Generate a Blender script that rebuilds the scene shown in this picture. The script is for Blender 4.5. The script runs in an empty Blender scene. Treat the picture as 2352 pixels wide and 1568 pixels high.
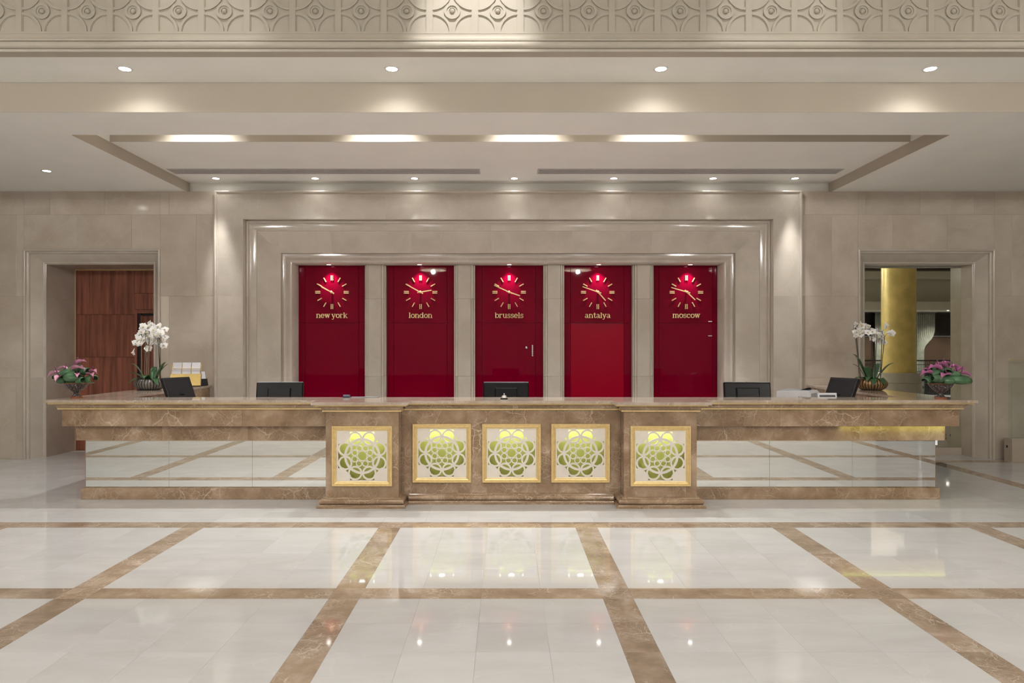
import bpy, math, random
from mathutils import Vector, Matrix
random.seed(7)
S = bpy.context.scene
C = S.collection
PI = math.pi

# ------------------------------------------------------------------ camera / world / exposure
F, VX, VY, HC = 1600.0, 1161.0, 797.0, 1.65
cd = bpy.data.cameras.new('camera'); cam = bpy.data.objects.new('camera', cd); C.objects.link(cam)
cam.location = (0, 0, HC); cam.rotation_euler = (PI/2, 0, 0)
cd.sensor_width = 36; cd.lens = F/2352*36
cd.shift_x = (1176-VX)/2352; cd.shift_y = (VY-784)/2352
cd.clip_start = .05; cd.clip_end = 100
S.camera = cam
w = bpy.data.worlds.new('world'); S.world = w; w.use_nodes = True
w.node_tree.nodes['Background'].inputs[0].default_value = (.9, .92, 1, 1)
w.node_tree.nodes['Background'].inputs[1].default_value = .05
vs = S.view_settings
vs.view_transform = 'Standard'; vs.look = 'None'; vs.gamma = 1; vs.use_curve_mapping = False
vs.exposure = 0.70
WARM = (1, .99, .975)
COOL = (1, .97, .94)
P_FRONT, P_REAR, P_SLOT, P_NICHE, P_SIDE, P_LOBBY, P_FRIEZE, P_PEND, P_ACCENT = 13, 420, 125, 14, 45, 62, 215, 108, 50

def px(x, y, Y):                      # photograph pixel at depth Y -> point
    return Vector(((x-VX)/F*Y, Y, HC-(y-VY)/F*Y))

# ------------------------------------------------------------------ materials
M = {}
def newmat(name):
    m = bpy.data.materials.new(name); m.use_nodes = True
    M[name] = m
    nt = m.node_tree; b = nt.nodes['Principled BSDF']
    return m, nt, b
def N(nt, t, **kw):
    n = nt.nodes.new(t)
    for k, v in kw.items():
        if k in n.inputs: n.inputs[k].default_value = v
        else: setattr(n, k, v)
    return n
def plain(name, col, rough=.5, metal=0, coat=0, spec=.5, noise=0, nscale=20, emit=None, trans=0):
    m, nt, b = newmat(name)
    b.inputs['Base Color'].default_value = (*col, 1)
    b.inputs['Roughness'].default_value = rough; b.inputs['Metallic'].default_value = metal
    b.inputs['Coat Weight'].default_value = coat; b.inputs['Coat Roughness'].default_value = .05
    b.inputs['Specular IOR Level'].default_value = spec
    b.inputs['Transmission Weight'].default_value = trans
    if emit:
        b.inputs['Emission Color'].default_value = (*emit[0], 1); b.inputs['Emission Strength'].default_value = emit[1]
    if noise:
        g = N(nt, 'ShaderNodeNewGeometry'); n = N(nt, 'ShaderNodeTexNoise', Scale=nscale, Detail=4.0)
        r = N(nt, 'ShaderNodeMapRange'); r.inputs[3].default_value = 1-noise; r.inputs[4].default_value = 1+noise
        r.inputs[1].default_value = .3; r.inputs[2].default_value = .7
        mx = N(nt, 'ShaderNodeMix', data_type='RGBA', blend_type='MULTIPLY'); mx.inputs[0].default_value = 1
        mx.inputs[6].default_value = (*col, 1)
        nt.links.new(g.outputs['Position'], n.inputs['Vector']); nt.links.new(n.outputs[0], r.inputs[0])
        nt.links.new(r.outputs[0], mx.inputs[7]); nt.links.new(mx.outputs[2], b.inputs['Base Color'])
    return m
def coords(nt, amt=7.0):
    """world position plus a random shift for each slab"""
    g = N(nt, 'ShaderNodeNewGeometry'); oi = N(nt, 'ShaderNodeObjectInfo')
    a = N(nt, 'ShaderNodeMath', operation='ADD')
    nt.links.new(oi.outputs['Random'], a.inputs[0]); nt.links.new(g.outputs['Random Per Island'], a.inputs[1])
    wn = N(nt, 'ShaderNodeTexWhiteNoise', noise_dimensions='1D'); nt.links.new(a.outputs[0], wn.inputs['W'])
    sc = N(nt, 'ShaderNodeVectorMath', operation='SCALE'); sc.inputs['Scale'].default_value = amt
    nt.links.new(wn.outputs['Color'], sc.inputs[0])
    ad = N(nt, 'ShaderNodeVectorMath', operation='ADD')
    nt.links.new(g.outputs['Position'], ad.inputs[0]); nt.links.new(sc.outputs[0], ad.inputs[1])
    return ad.outputs[0], wn.outputs['Value']
def ramp(nt, fac, stops):
    r = N(nt, 'ShaderNodeValToRGB'); e = r.color_ramp.elements
    while len(e) < len(stops): e.new(.5)
    for i, (p, c) in enumerate(stops):
        e[i].position = p; e[i].color = (*c, 1) if len(c) == 3 else c
    nt.links.new(fac, r.inputs[0]); return r.outputs[0]
def mixc(nt, fac, a, b, mode='MIX'):
    m = N(nt, 'ShaderNodeMix', data_type='RGBA', blend_type=mode)
    for s, v in ((0, fac), (6, a), (7, b)):
        if isinstance(v, (int, float)): m.inputs[s].default_value = v
        elif isinstance(v, tuple): m.inputs[s].default_value = (*v, 1)
        else: nt.links.new(v, m.inputs[s])
    return m.outputs[2]
def distort(nt, vec, scale, amt):
    n = N(nt, 'ShaderNodeTexNoise', Scale=scale, Detail=3.0); nt.links.new(vec, n.inputs['Vector'])
    s = N(nt, 'ShaderNodeVectorMath', operation='MULTIPLY_ADD'); s.inputs[1].default_value = (amt,)*3
    nt.links.new(n.outputs['Color'], s.inputs[0]); nt.links.new(vec, s.inputs[2]); return s.outputs[0]
def emperador(name, dark, mid, light, vein, rough=.08, scale=1.0, tint=.12):
    m, nt, b = newmat(name)
    v, rnd = coords(nt)
    d = distort(nt, v, 2.2*scale, .16)
    d2 = distort(nt, d, 9*scale, .07)
    n = N(nt, 'ShaderNodeTexNoise', Scale=3.0*scale, Detail=6.0, Roughness=.62); nt.links.new(d, n.inputs['Vector'])
    col = ramp(nt, n.outputs[0], [(.32, dark), (.5, mid), (.68, light)])
    mask = N(nt, 'ShaderNodeTexNoise', Scale=2.4*scale, Detail=3.0); nt.links.new(v, mask.inputs['Vector'])
    for sc, w0, amt in ((2.3, .016, .85), (6.5, .03, .6), (17, .055, .42)):
        vo = N(nt, 'ShaderNodeTexVoronoi', feature='DISTANCE_TO_EDGE', Scale=sc*scale); nt.links.new(d2, vo.inputs['Vector'])
        k = N(nt, 'ShaderNodeMapRange'); k.inputs[1].default_value = 0; k.inputs[2].default_value = w0
        k.inputs[3].default_value = amt; k.inputs[4].default_value = 0
        nt.links.new(vo.outputs['Distance'], k.inputs[0])
        mr = N(nt, 'ShaderNodeMapRange'); mr.inputs[1].default_value = .42; mr.inputs[2].default_value = .6
        nt.links.new(mask.outputs[0], mr.inputs[0])
        mm = N(nt, 'ShaderNodeMath', operation='MULTIPLY'); nt.links.new(k.outputs[0], mm.inputs[0]); nt.links.new(mr.outputs[0], mm.inputs[1])
        col = mixc(nt, mm.outputs[0], col, vein)
    t = N(nt, 'ShaderNodeMapRange'); t.inputs[3].default_value = 1-tint; t.inputs[4].default_value = 1+tint
    nt.links.new(rnd, t.inputs[0])
    col = mixc(nt, 1.0, col, t.outputs[0], 'MULTIPLY')
    nt.links.new(col, b.inputs['Base Color'])
    b.inputs['Roughness'].default_value = rough
    return m
def crema(name, a, c, rough=.1, tint=.06, scale=1.0, stretch=(1, 1, 1), spec=.5):
    m, nt, b = newmat(name)
    v, rnd = coords(nt)
    mp = N(nt, 'ShaderNodeVectorMath', operation='MULTIPLY'); mp.inputs[1].default_value = stretch; nt.links.new(v, mp.inputs[0])
    d = distort(nt, mp.outputs[0], 1.5*scale, .6)
    n = N(nt, 'ShaderNodeTexNoise', Scale=2.2*scale, Detail=7.0, Roughness=.6); nt.links.new(d, n.inputs['Vector'])
    col = ramp(nt, n.outputs[0], [(.35, c), (.62, a)])
    vo = N(nt, 'ShaderNodeTexVoronoi', feature='DISTANCE_TO_EDGE', Scale=2.0*scale); nt.links.new(d, vo.inputs['Vector'])
    k = N(nt, 'ShaderNodeMapRange'); k.inputs[2].default_value = .012; k.inputs[3].default_value = .22; k.inputs[4].default_value = 0
    nt.links.new(vo.outputs['Distance'], k.inputs[0])
    col = mixc(nt, k.outputs[0], col, tuple(min(1, q*1.18) for q in a))
    t = N(nt, 'ShaderNodeMapRange'); t.inputs[3].default_value = 1-tint; t.inputs[4].default_value = 1+tint*.6
    nt.links.new(rnd, t.inputs[0])
    col = mixc(nt, 1.0, col, t.outputs[0], 'MULTIPLY')
    nt.links.new(col, b.inputs['Base Color'])
    b.inputs['Roughness'].default_value = rough; b.inputs['Specular IOR Level'].default_value = spec
    return m

crema('floor_marble', (.635, .63, .625), (.575, .565, .555), rough=.045, tint=.03, stretch=(.55, 1.6, 1))
emperador('band_marble', (.27, .195, .135), (.36, .27, .195), (.48, .385, .30), (.66, .57, .48), rough=.05, scale=1.6, tint=.1)
emperador('top_marble', (.36, .28, .215), (.45, .36, .285), (.55, .46, .38), (.68, .59, .50), rough=.05, scale=1.25, tint=.03)  # lighter desk marble, grazing reflection partly put into the base colour
emperador('desk_marble', (.225, .142, .082), (.32, .213, .132), (.46, .34, .235), (.62, .50, .38), rough=.09, scale=1.25, tint=.05)
crema('wall_marble', (.62, .545, .465), (.515, .44, .36), rough=.13, tint=.07, scale=.8)
crema('portal_marble', (.61, .55, .475), (.52, .465, .395), rough=.10, tint=.05, scale=.9)
plain('ceiling_paint', (.89, .88, .825), .6, noise=.02, nscale=2)
plain('plaster', (.46, .41, .335), .55, noise=.03, nscale=6)
plain('tan_face', (.48, .42, .34), .6, noise=.02, nscale=2)  # darker tan than the ceiling, for its vertical faces
plain('grout', (.60, .56, .52), .8, noise=.05)
plain('red_lacquer', (.185, .0003, .015), .02, spec=.15, noise=.04, nscale=3)
plain('red_lacquer_satin', (.30, .0015, .017), .22, spec=.15, noise=.03, nscale=3)
plain('gold_leaf', (.87, .68, .34), .36, metal=.5, noise=.08, nscale=30)
plain('brass', (.72, .53, .27), .38, metal=.45, noise=.05)
plain('brass_sheet', (.50, .36, .13), .25, metal=.7, noise=.05)
plain('gold_column_metal', (.86, .66, .24), .35, metal=.2, noise=.12, nscale=4)
plain('lattice_stone', (.80, .74, .66), .4, noise=.03, nscale=15)
plain('green_glass', (.55, .61, .17), .25, coat=.1, noise=.03, nscale=4)
plain('mirror', (.96, .98, .965), .012, metal=1)
plain('mirror_tinted', (.80, .82, .72), .015, metal=1)
plain('black_plastic', (.006, .0055, .006), .3, spec=.2, noise=.1)
plain('screen_dark', (.020, .019, .022), .25, spec=.3, noise=.05)
plain('charcoal_plastic', (.022, .020, .022), .35, spec=.3, noise=.1)
plain('silver', (.62, .64, .68), .3, metal=1, noise=.04)
plain('chrome', (.8, .8, .82), .07, metal=1, noise=.02)
plain('white_plastic', (.62, .62, .62), .35, noise=.03)
plain('grey_plastic', (.35, .36, .38), .4, noise=.04)
plain('blue_grey_plastic', (.10, .13, .18), .4, noise=.05)
plain('paper', (.72, .72, .76), .6, noise=.06, nscale=60)
plain('petal_white', (.92, .91, .89), .5, noise=.04, nscale=60)
plain('petal_lip', (.75, .62, .35), .5, noise=.1)
plain('spathe_pink', (.52, .17, .36), .3, noise=.25, nscale=14)
plain('spathe_pale', (.56, .26, .37), .35, noise=.25, nscale=14)
plain('spadix', (.16, .03, .10), .5, noise=.2)
plain('leaf_green', (.035, .10, .035), .28, noise=.3, nscale=18)
plain('leaf_roll', (.06, .14, .065), .25, noise=.35, nscale=14)
plain('stem_dark', (.045, .04, .022), .5, noise=.2)
plain('stem_tan', (.22, .17, .11), .6, noise=.15)
plain('bark', (.16, .12, .08), .9, noise=.4, nscale=60)
plain('terracotta', (.33, .11, .05), .6, noise=.15)
plain('dark_glaze', (.05, .045, .045), .3, noise=.2)
plain('lamp_white', (1, 1, 1), .4, emit=((1, .97, .93), 28.0))
plain('lamp_small', (1, 1, 1), .4, emit=((1, .97, .93), 14.0))
plain('lamp_trim', (.75, .73, .70), .4, noise=.02)
plain('vent_grey', (.52, .50, .48), .45, noise=.05)
plain('vent_dark', (.16, .15, .145), .6, noise=.05)
plain('night_glass', (.015, .012, .012), .05, noise=.2, nscale=1)
plain('brown_blind', (.055, .03, .017), .5, noise=.15, nscale=2)
plain('curtain_cloth', (.27, .27, .225), .7, noise=.15, nscale=8)
plain('iron', (.05, .05, .055), .3, metal=.6, noise=.2)
plain('led_green', (.7, .8, .2), .5, emit=((.75, .85, .15), .5))
plain('white_glow', (1, 1, 1), .5, emit=((.95, 1, .97), .25))

def mk_wood():
    m, nt, b = newmat('wood')
    v, rnd = coords(nt)
    mp = N(nt, 'ShaderNodeVectorMath', operation='MULTIPLY'); mp.inputs[1].default_value = (9, 9, .55); nt.links.new(v, mp.inputs[0])
    d = distort(nt, mp.outputs[0], .6, .8)
    n = N(nt, 'ShaderNodeTexNoise', Scale=1.6, Detail=7.0, Roughness=.6); nt.links.new(d, n.inputs['Vector'])
    col = ramp(nt, n.outputs[0], [(.3, (.13, .04, .027)), (.5, (.27, .092, .058)), (.7, (.40, .15, .095))])
    t = N(nt, 'ShaderNodeMapRange'); t.inputs[3].default_value = .8; t.inputs[4].default_value = 1.15
    nt.links.new(rnd, t.inputs[0]); col = mixc(nt, 1.0, col, t.outputs[0], 'MULTIPLY')
    nt.links.new(col, b.inputs['Base Color']); b.inputs['Roughness'].default_value = .28
mk_wood()
def mk_speckle():
    m, nt, b = newmat('speckled_glaze')
    g = N(nt, 'ShaderNodeNewGeometry'); v = distort(nt, g.outputs['Position'], 60, .01)
    n = N(nt, 'ShaderNodeTexNoise', Scale=70.0, Detail=5.0, Roughness=.7); nt.links.new(v, n.inputs['Vector'])
    col = ramp(nt, n.outputs[0], [(.47, (.045, .03, .03)), (.56, (.07, .05, .05)), (.60, (.45, .42, .40))])
    nt.links.new(col, b.inputs['Base Color']); b.inputs['Roughness'].default_value = .35
mk_speckle()
def mk_ribpot(name, a, c):
    m, nt, b = newmat(name)
    tc = N(nt, 'ShaderNodeTexCoord'); sp = N(nt, 'ShaderNodeSeparateXYZ'); nt.links.new(tc.outputs['Object'], sp.inputs[0])
    at = N(nt, 'ShaderNodeMath', operation='ARCTAN2'); nt.links.new(sp.outputs[1], at.inputs[0]); nt.links.new(sp.outputs[0], at.inputs[1])
    mu = N(nt, 'ShaderNodeMath', operation='MULTIPLY'); mu.inputs[1].default_value = 32; nt.links.new(at.outputs[0], mu.inputs[0])
    co = N(nt, 'ShaderNodeMath', operation='COSINE'); nt.links.new(mu.outputs[0], co.inputs[0])
    n = N(nt, 'ShaderNodeTexNoise', Scale=14.0, Detail=3.0); nt.links.new(tc.outputs['Object'], n.inputs['Vector'])
    ad = N(nt, 'ShaderNodeMath', operation='MULTIPLY_ADD'); ad.inputs[1].default_value = .3; nt.links.new(co.outputs[0], ad.inputs[0]); nt.links.new(n.outputs[0], ad.inputs[2])
    col = ramp(nt, ad.outputs[0], [(.3, c), (.75, a)])
    nt.links.new(col, b.inputs['Base Color']); b.inputs['Roughness'].default_value = .33; b.inputs['Metallic'].default_value = .35
mk_ribpot('pewter_ribbed', (.22, .20, .185), (.05, .045, .042))
mk_ribpot('bronze_ribbed', (.34, .21, .085), (.06, .032, .014))
def mk_glass():
    m, nt, b = newmat('clear_glass')
    nt.nodes.remove(b)
    tr = N(nt, 'ShaderNodeBsdfTransparent'); tr.inputs[0].default_value = (.96, .98, .965, 1)
    gl = N(nt, 'ShaderNodeBsdfGlossy', Roughness=.01); fr_ = N(nt, 'ShaderNodeFresnel', IOR=1.45)
    mx = N(nt, 'ShaderNodeMixShader')
    ge = N(nt, 'ShaderNodeNewGeometry'); fm = N(nt, 'ShaderNodeMath', operation='MULTIPLY_ADD'); fm.inputs[1].default_value = -1; fm.inputs[2].default_value = 1
    ff = N(nt, 'ShaderNodeMath', operation='MULTIPLY'); nt.links.new(ge.outputs['Backfacing'], fm.inputs[0]); nt.links.new(fm.outputs[0], ff.inputs[0]); nt.links.new(fr_.outputs[0], ff.inputs[1])
    nt.links.new(ff.outputs[0], mx.inputs[0]); nt.links.new(tr.outputs[0], mx.inputs[1]); nt.links.new(gl.outputs[0], mx.inputs[2])
    nt.links.new(mx.outputs[0], nt.nodes['Material Output'].inputs[0])
mk_glass()

# ------------------------------------------------------------------ mesh helpers
LOC = {}
class MB:
    def __init__(s): s.v = []; s.f = []; s.m = []
    def add(s, vs_, fs_, mi=0):
        o = len(s.v); s.v += [tuple(p) for p in vs_]
        for f in fs_: s.f.append([i+o for i in f]); s.m.append(mi)
        return s
    def box(s, x0, x1, y0, y1, z0, z1, mi=0):
        return s.add([(x0,y0,z0),(x1,y0,z0),(x1,y1,z0),(x0,y1,z0),(x0,y0,z1),(x1,y0,z1),(x1,y1,z1),(x0,y1,z1)],
                     [(0,3,2,1),(4,5,6,7),(0,1,5,4),(1,2,6,5),(2,3,7,6),(3,0,4,7)], mi)
    def cbox(s, x0, x1, y0, y1, z0, z1, c=.003, mi=0):
        """box with chamfered front (-Y) edges and top edges"""
        a = [(x0,y1,z0),(x1,y1,z0),(x1,y1,z1),(x0,y1,z1)]
        b = [(x0,y0+c,z0),(x1,y0+c,z0),(x1,y0+c,z1),(x0,y0+c,z1)]
        d = [(x0+c,y0,z0+c),(x1-c,y0,z0+c),(x1-c,y0,z1-c),(x0+c,y0,z1-c)]
        fs = [(3,2,1,0)]
        for o in (0, 4):
            for i in range(4):
                j = (i+1) % 4; fs.append((o+i, o+j, o+4+j, o+4+i))
        fs.append((8,9,10,11))
        return s.add(a+b+d, fs, mi)
    def prism(s, poly, y0, y1, mi=0):
        """convex or simple polygon in XZ (counter-clockwise from -Y), extruded y0..y1"""
        n = len(poly)
        return s.add([(x,y0,z) for x,z in poly]+[(x,y1,z) for x,z in poly],
                     [tuple(range(n)), tuple(range(2*n-1, n-1, -1))]+[(i, i+n, (i+1)%n+n, (i+1)%n) for i in range(n)], mi)
    def sweepx(s, prof, x0, x1, mi=0):
        """closed (y,z) profile extruded along X"""
        n = len(prof)
        return s.add([(x0,y,z) for y,z in prof]+[(x1,y,z) for y,z in prof],
                     [tuple(range(n-1,-1,-1)), tuple(range(n, 2*n))]+[(i, (i+1)%n, (i+1)%n+n, i+n) for i in range(n)], mi)
    def annulus(s, cx, cz, r0, r1, y0, y1, n=40, mi=0, a0=0, a1=2*PI):
        full = abs(a1-a0-2*PI) < 1e-6; k = n if full else n+1
        vs_ = []
        for i in range(k):
            a = a0+(a1-a0)*i/n
            for r, y in ((r0,y0),(r1,y0),(r1,y1),(r0,y1)): vs_.append((cx+r*math.cos(a), y, cz+r*math.sin(a)))
        fs = []
        for i in range(n if full else n):
            j = (i+1) % k
            for q in range(4): fs.append((i*4+q, i*4+(q+1)%4, j*4+(q+1)%4, j*4+q))
        if not full: fs += [(0,3,2,1), (4*n, 4*n+1, 4*n+2, 4*n+3)]
        return s.add(vs_, fs, mi)
    def lathe(s, prof, c=(0,0,0), n=32, mi=0, cap=True, rib=0, ribn=0):
        vs_ = []; k = len(prof)
        for i in range(n):
            a = 2*PI*i/n
            for r, z in prof:
                q = r*(1+rib*math.cos(ribn*a)) if rib else r
                vs_.append((c[0]+q*math.cos(a), c[1]+q*math.sin(a), c[2]+z))
        fs = []
        for i in range(n):
            j = (i+1) % n
            for q in range(k-1): fs.append((i*k+q, j*k+q, j*k+q+1, i*k+q+1))
        if cap:
            if prof[0][0] > 1e-5: fs.append(tuple(i*k for i in range(n-1, -1, -1)))
            if prof[-1][0] > 1e-5: fs.append(tuple(i*k+k-1 for i in range(n)))
        return s.add(vs_, fs, mi)
    def tube(s, pts, r, n=8, mi=0, r2=None):
        pts = [Vector(p) for p in pts]; vs_ = []; m = len(pts)
        for i, p in enumerate(pts):
            t = (pts[min(i+1,m-1)]-pts[max(i-1,0)]).normalized()
            u = t.orthogonal().normalized() if abs(t.z) > .95 else t.cross(Vector((0,0,1))).normalized()
            v = t.cross(u); rr = r if r2 is None else r+(r2-r)*i/(m-1)
            for q in range(n):
                a = 2*PI*q/n; vs_.append(p+(u*math.cos(a)+v*math.sin(a))*rr)
        fs = [(i*n+q, i*n+(q+1)%n, (i+1)*n+(q+1)%n, (i+1)*n+q) for i in range(m-1) for q in range(n)]
        fs += [tuple(range(n-1,-1,-1)), tuple(range((m-1)*n, m*n))]
        return s.add(vs_, fs, mi)
    def xform(s, mat): s.v = [tuple(mat @ Vector(p)) for p in s.v]; return s
    def mesh(s, name, mats, smooth=False, origin=(0,0,0)):
        me = bpy.data.meshes.new(name)
        o = origin
        me.from_pydata([(x-o[0], y-o[1], z-o[2]) for x, y, z in s.v], [], s.f)
        for m in (mats if isinstance(mats, (list, tuple)) else [mats]): me.materials.append(M[m])
        if any(s.m): me.polygons.foreach_set('material_index', s.m)
        if smooth: me.polygons.foreach_set('use_smooth', [True]*len(s.f))
        me.validate(); me.update()
        import bmesh
        bm = bmesh.new(); bm.from_mesh(me); bmesh.ops.recalc_face_normals(bm, faces=bm.faces[:]); bm.to_mesh(me); bm.free()
        return me
    def build(s, name, mats, parent=None, smooth=False, origin=None, local=False, label=None, auto=None):
        """vertices are in world space unless local; a child is expressed in its thing's space"""
        if origin is None: origin = (0,0,0) if (local or parent is None) else LOC[parent.name]
        me = s.mesh(name, mats, smooth, origin)
        ob = bpy.data.objects.new(name, me); C.objects.link(ob)
        if parent is None: ob.location = origin
        else: ob.parent = parent
        LOC[ob.name] = tuple(origin)
        if auto:
            me.polygons.foreach_set('use_smooth', [True]*len(me.polygons))
            me.set_sharp_from_angle(angle=math.radians(auto))
        if label: ob['label'] = label
        return ob
def tag(o, label=None, cat=None, group=None, kind=None):
    if label: o['label'] = label
    if cat: o['category'] = cat
    if group: o['group'] = group
    if kind: o['kind'] = kind
    return o
def thing(name, label, cat, loc=(0,0,0), rotz=0, group=None, kind=None):
    o = bpy.data.objects.new(name, None); C.objects.link(o); o.location = loc; o.rotation_euler = (0,0,rotz)
    o.empty_display_size = .1
    LOC[o.name] = tuple(loc)
    return tag(o, label, cat, group, kind)
def struct(name, loc=(0,0,0), label=None):
    o = thing(name, label, None, loc, kind='structure'); return o
def copy_tree(o, parent=None):
    c = o.copy(); C.objects.link(c); c.parent = parent; LOC[c.name] = LOC.get(o.name, (0,0,0))
    for ch in o.children: copy_tree(ch, c)
    return c
def lamp(name, kind, loc, power, col, parent=None, aim=None, **kw):
    ld = bpy.data.lights.new(name, kind); ld.energy = power; ld.color = col
    for k, v in kw.items(): setattr(ld, k, v)
    ob = bpy.data.objects.new(name, ld); C.objects.link(ob); ob.location = loc
    if parent is not None:
        ob.parent = parent; b = LOC[parent.name]; ob.location = Vector(loc)-Vector(b)
    if aim is not None: ob.rotation_euler = (Vector(aim)-Vector(loc)).to_track_quat('-Z', 'Y').to_euler()
    return ob

AX = .055                                   # symmetry axis of the room
YW = 10.25                                  # face of the back wall

# ------------------------------------------------------------------ floor
fl = MB().box(-18, 18, -7, 12, -.25, -.004).build('floor', 'grout'); tag(fl, kind='structure', label='polished cream marble floor with brown marble bands')
X0, Y0, PER, BW = -1.06, 4.67, 1.8, .2
cell = (PER-BW)/4
pieces = []                                 # (x0,x1,y0,y1,kind)
for i in range(-6, 6):
    xb = X0+i*PER
    for j in range(-2, 4):
        yb = Y0+j*PER
        pieces.append((xb-BW/2, xb+BW/2, yb-BW/2, yb+BW/2, 'b'))
        for k in range(2):
            h = (PER-BW)/2
            pieces.append((xb+BW/2+k*h, xb+BW/2+(k+1)*h, yb-BW/2, yb+BW/2, 'b'))
            pieces.append((xb-BW/2, xb+BW/2, yb+BW/2+k*h, yb+BW/2+(k+1)*h, 'b'))
        for a in range(4):
            for b in range(4):
                x = xb+BW/2+a*cell; y = yb+BW/2+b*cell
                pieces.append((x, x+cell, y, y+cell, 't'))
YA = Y0+PER+BW/2                            # in front of the desk the bands stop and plain tiles run on to the wall
XA = X0+4*PER-BW/2
def apron(p): return (p[2]+p[3])/2 > YA and (p[0]+p[1])/2 < XA
pieces = [p for p in pieces if not apron(p)]
for a in range(-27, 20):
    for b in range(12):
        x0_, x1_ = XA-(a+28)*cell, XA-(a+27)*cell
        if x1_ < -10.5: continue
        pieces.append((x0_, x1_, YA+b*cell, YA+(b+1)*cell, 't'))
def vis_area(p):
    cx, cy = (p[0]+p[1])/2, (p[2]+p[3])/2
    if cy < 3.0: return 0
    u, v = VX+cx/cy*F, VY+HC/cy*F
    if u < -60 or u > 2412 or v > 1640: return 0
    if abs(cx-AX) < 4.75 and cy > 7.6: return 0
    return (p[1]-p[0])*(p[3]-p[2])/cy**3
tiles = {}
def tile_mesh(wd, dp, kind):
    key = (round(wd, 3), round(dp, 3), kind)
    if key not in tiles:
        g = .0004
        tiles[key] = MB().box(-wd/2+g, wd/2-g, -dp/2+g, dp/2-g, -.004, 0).mesh('floor_tile' if kind == 't' else 'band_tile', 'floor_marble' if kind == 't' else 'band_marble')
    return tiles[key]
for kind, nm, mt in (('t', 'floor_tile', 'floor_marble'), ('b', 'band_tile', 'band_marble')):
    ps = sorted([p for p in pieces if p[4] == kind and p[3] < 11.3], key=vis_area, reverse=True)
    keep = [p for p in ps if vis_area(p) > 0][:300]
    ks = set(keep)
    for p in keep:
        o = bpy.data.objects.new(nm, tile_mesh(p[1]-p[0], p[3]-p[2], kind)); C.objects.link(o)
        o.location = ((p[0]+p[1])/2, (p[2]+p[3])/2, 0); o.parent = fl
    mb = MB(); g = .0004
    for p in ps:
        if p not in ks: mb.box(p[0]+g, p[1]-g, p[2]+g, p[3]-g, -.004, 0)
    tag(mb.build(nm, mt, fl), kind='stuff')
# the rest of the lobby floor beyond the laid pattern
rest = MB()
xa, xb_ = X0-6*PER-BW/2, X0+6*PER-BW/2
ya = Y0-2*PER-BW/2
rest.box(-18, 18, -7, ya, -.004, 0).box(-18, xa, ya, 12, -.004, 0).box(xb_, 18, ya, 12, -.004, 0).box(xa, xb_, 11.3, 12, -.004, -.0005)
tag(rest.build('lobby_floor', 'floor_marble', fl), kind='stuff')

# ------------------------------------------------------------------ room shell
tag(MB().box(-18.3, -18, -7, 12, 0, 7).build('wall_left', 'plaster'), kind='structure')
tag(MB().box(18, 18.3, -7, 12, 0, 7).build('wall_right', 'plaster'), kind='structure')
tag(MB().box(-18.3, 18.3, -7.3, -7, 0, 7).build('wall_front', 'plaster'), kind='structure')
ZS, ZU, ZB = 3.94, 4.08, 4.23               # lower soffit, coffer, beam underside
CL, CR, CF = -4.69, 4.80, 7.52
YB0, YB1 = 6.10, 6.80
ce = MB()
ce.box(-18.3, 18.3, -7.3, 6.2, 6.5, 6.7)                       # lobby ceiling
ce.box(-18.3, 18.3, 6.2, 6.4, 4.9, 6.7)                        # wall above the frieze
ce.box(-18.3, 18.3, YB0+.1, YB1, ZB, 4.95)                     # beam
ce.box(-18.3, CL, YB1, 12, ZS, 4.95)
ce.box(CR, 18.3, YB1, 12, ZS, 4.95)
ce.box(CL, CR, YB1, CF, ZS, 4.95)
ce.box(CL, CR, CF, 8.25, 4.62, 4.95)                           # light slot
ce.box(CL, CR, 8.25, 12, ZU, 4.95)
ce.box(CL, CR, 10.34, 12, ZS, ZU)
tag(ce.build('ceiling', 'ceiling_paint'), kind='structure', label='cream painted stepped ceiling with shallow coffer over the desk')

fb = struct('trim_7', (0, YB1, ZS), 'darker tan vertical faces of the ceiling beam and coffer')
MB().box(-18.3, 18.3, YB1-.006, YB1-.0005, ZS, ZB-.0005).build('beam_fascia', 'tan_face', fb)
MB().box(CL+.0005, CL+.006, CF+.001, 10.335, ZS, ZU-.0005).build('coffer_fascia', 'tan_face', fb)
MB().box(CR-.006, CR-.0005, CF+.001, 10.335, ZS, ZU-.0005).build('coffer_fascia', 'tan_face', fb)
MB().box(CL+.007, CR-.007, 8.244, 8.2495, ZU, 4.61).build('slot_fascia', 'tan_face', fb)

# frieze with relief tiles and crown moulding on the beam
fr = struct('trim_1', (0, 6.1, 4.2), 'cream plaster frieze of star and ring relief tiles over a crown moulding')
prof = [(6.20, ZB), (6.085, ZB), (6.085, ZB+.022), (6.10, ZB+.03)]
for k in range(9):                                             # torus
    a = -PI/2+PI*k/8; prof.append((6.10-.028*math.cos(a), ZB+.062+.032*math.sin(a)))
prof += [(6.085, ZB+.097), (6.085, ZB+.112)]
for k in range(7):                                             # cavetto running back up to the frieze
    a = k/6*PI/2; prof.append((6.092+.058*math.sin(a), ZB+.115+.055*(1-math.cos(a))))
prof += [(6.15, ZB+.185), (6.20, ZB+.185)]
MB().sweepx(prof, -18, 18).build('crown_moulding', 'plaster', fr, auto=30)
MB().box(-18, 18, 6.165, 6.2, ZB+.185, 4.9).build('frieze_back', 'plaster', fr)
MB().box(-18, 18, 6.148, 6.165, ZB+.185, ZB+.205).box(-18, 18, 6.148, 6.165, 4.80, 4.9).build('frieze_border', 'plaster', fr)
TP, TZ0, TZ1 = .403, ZB+.205, 4.80
tc_z, th = (TZ0+TZ1)/2, (TZ1-TZ0)/2
hw = TP/2-.026
t = MB()
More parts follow.
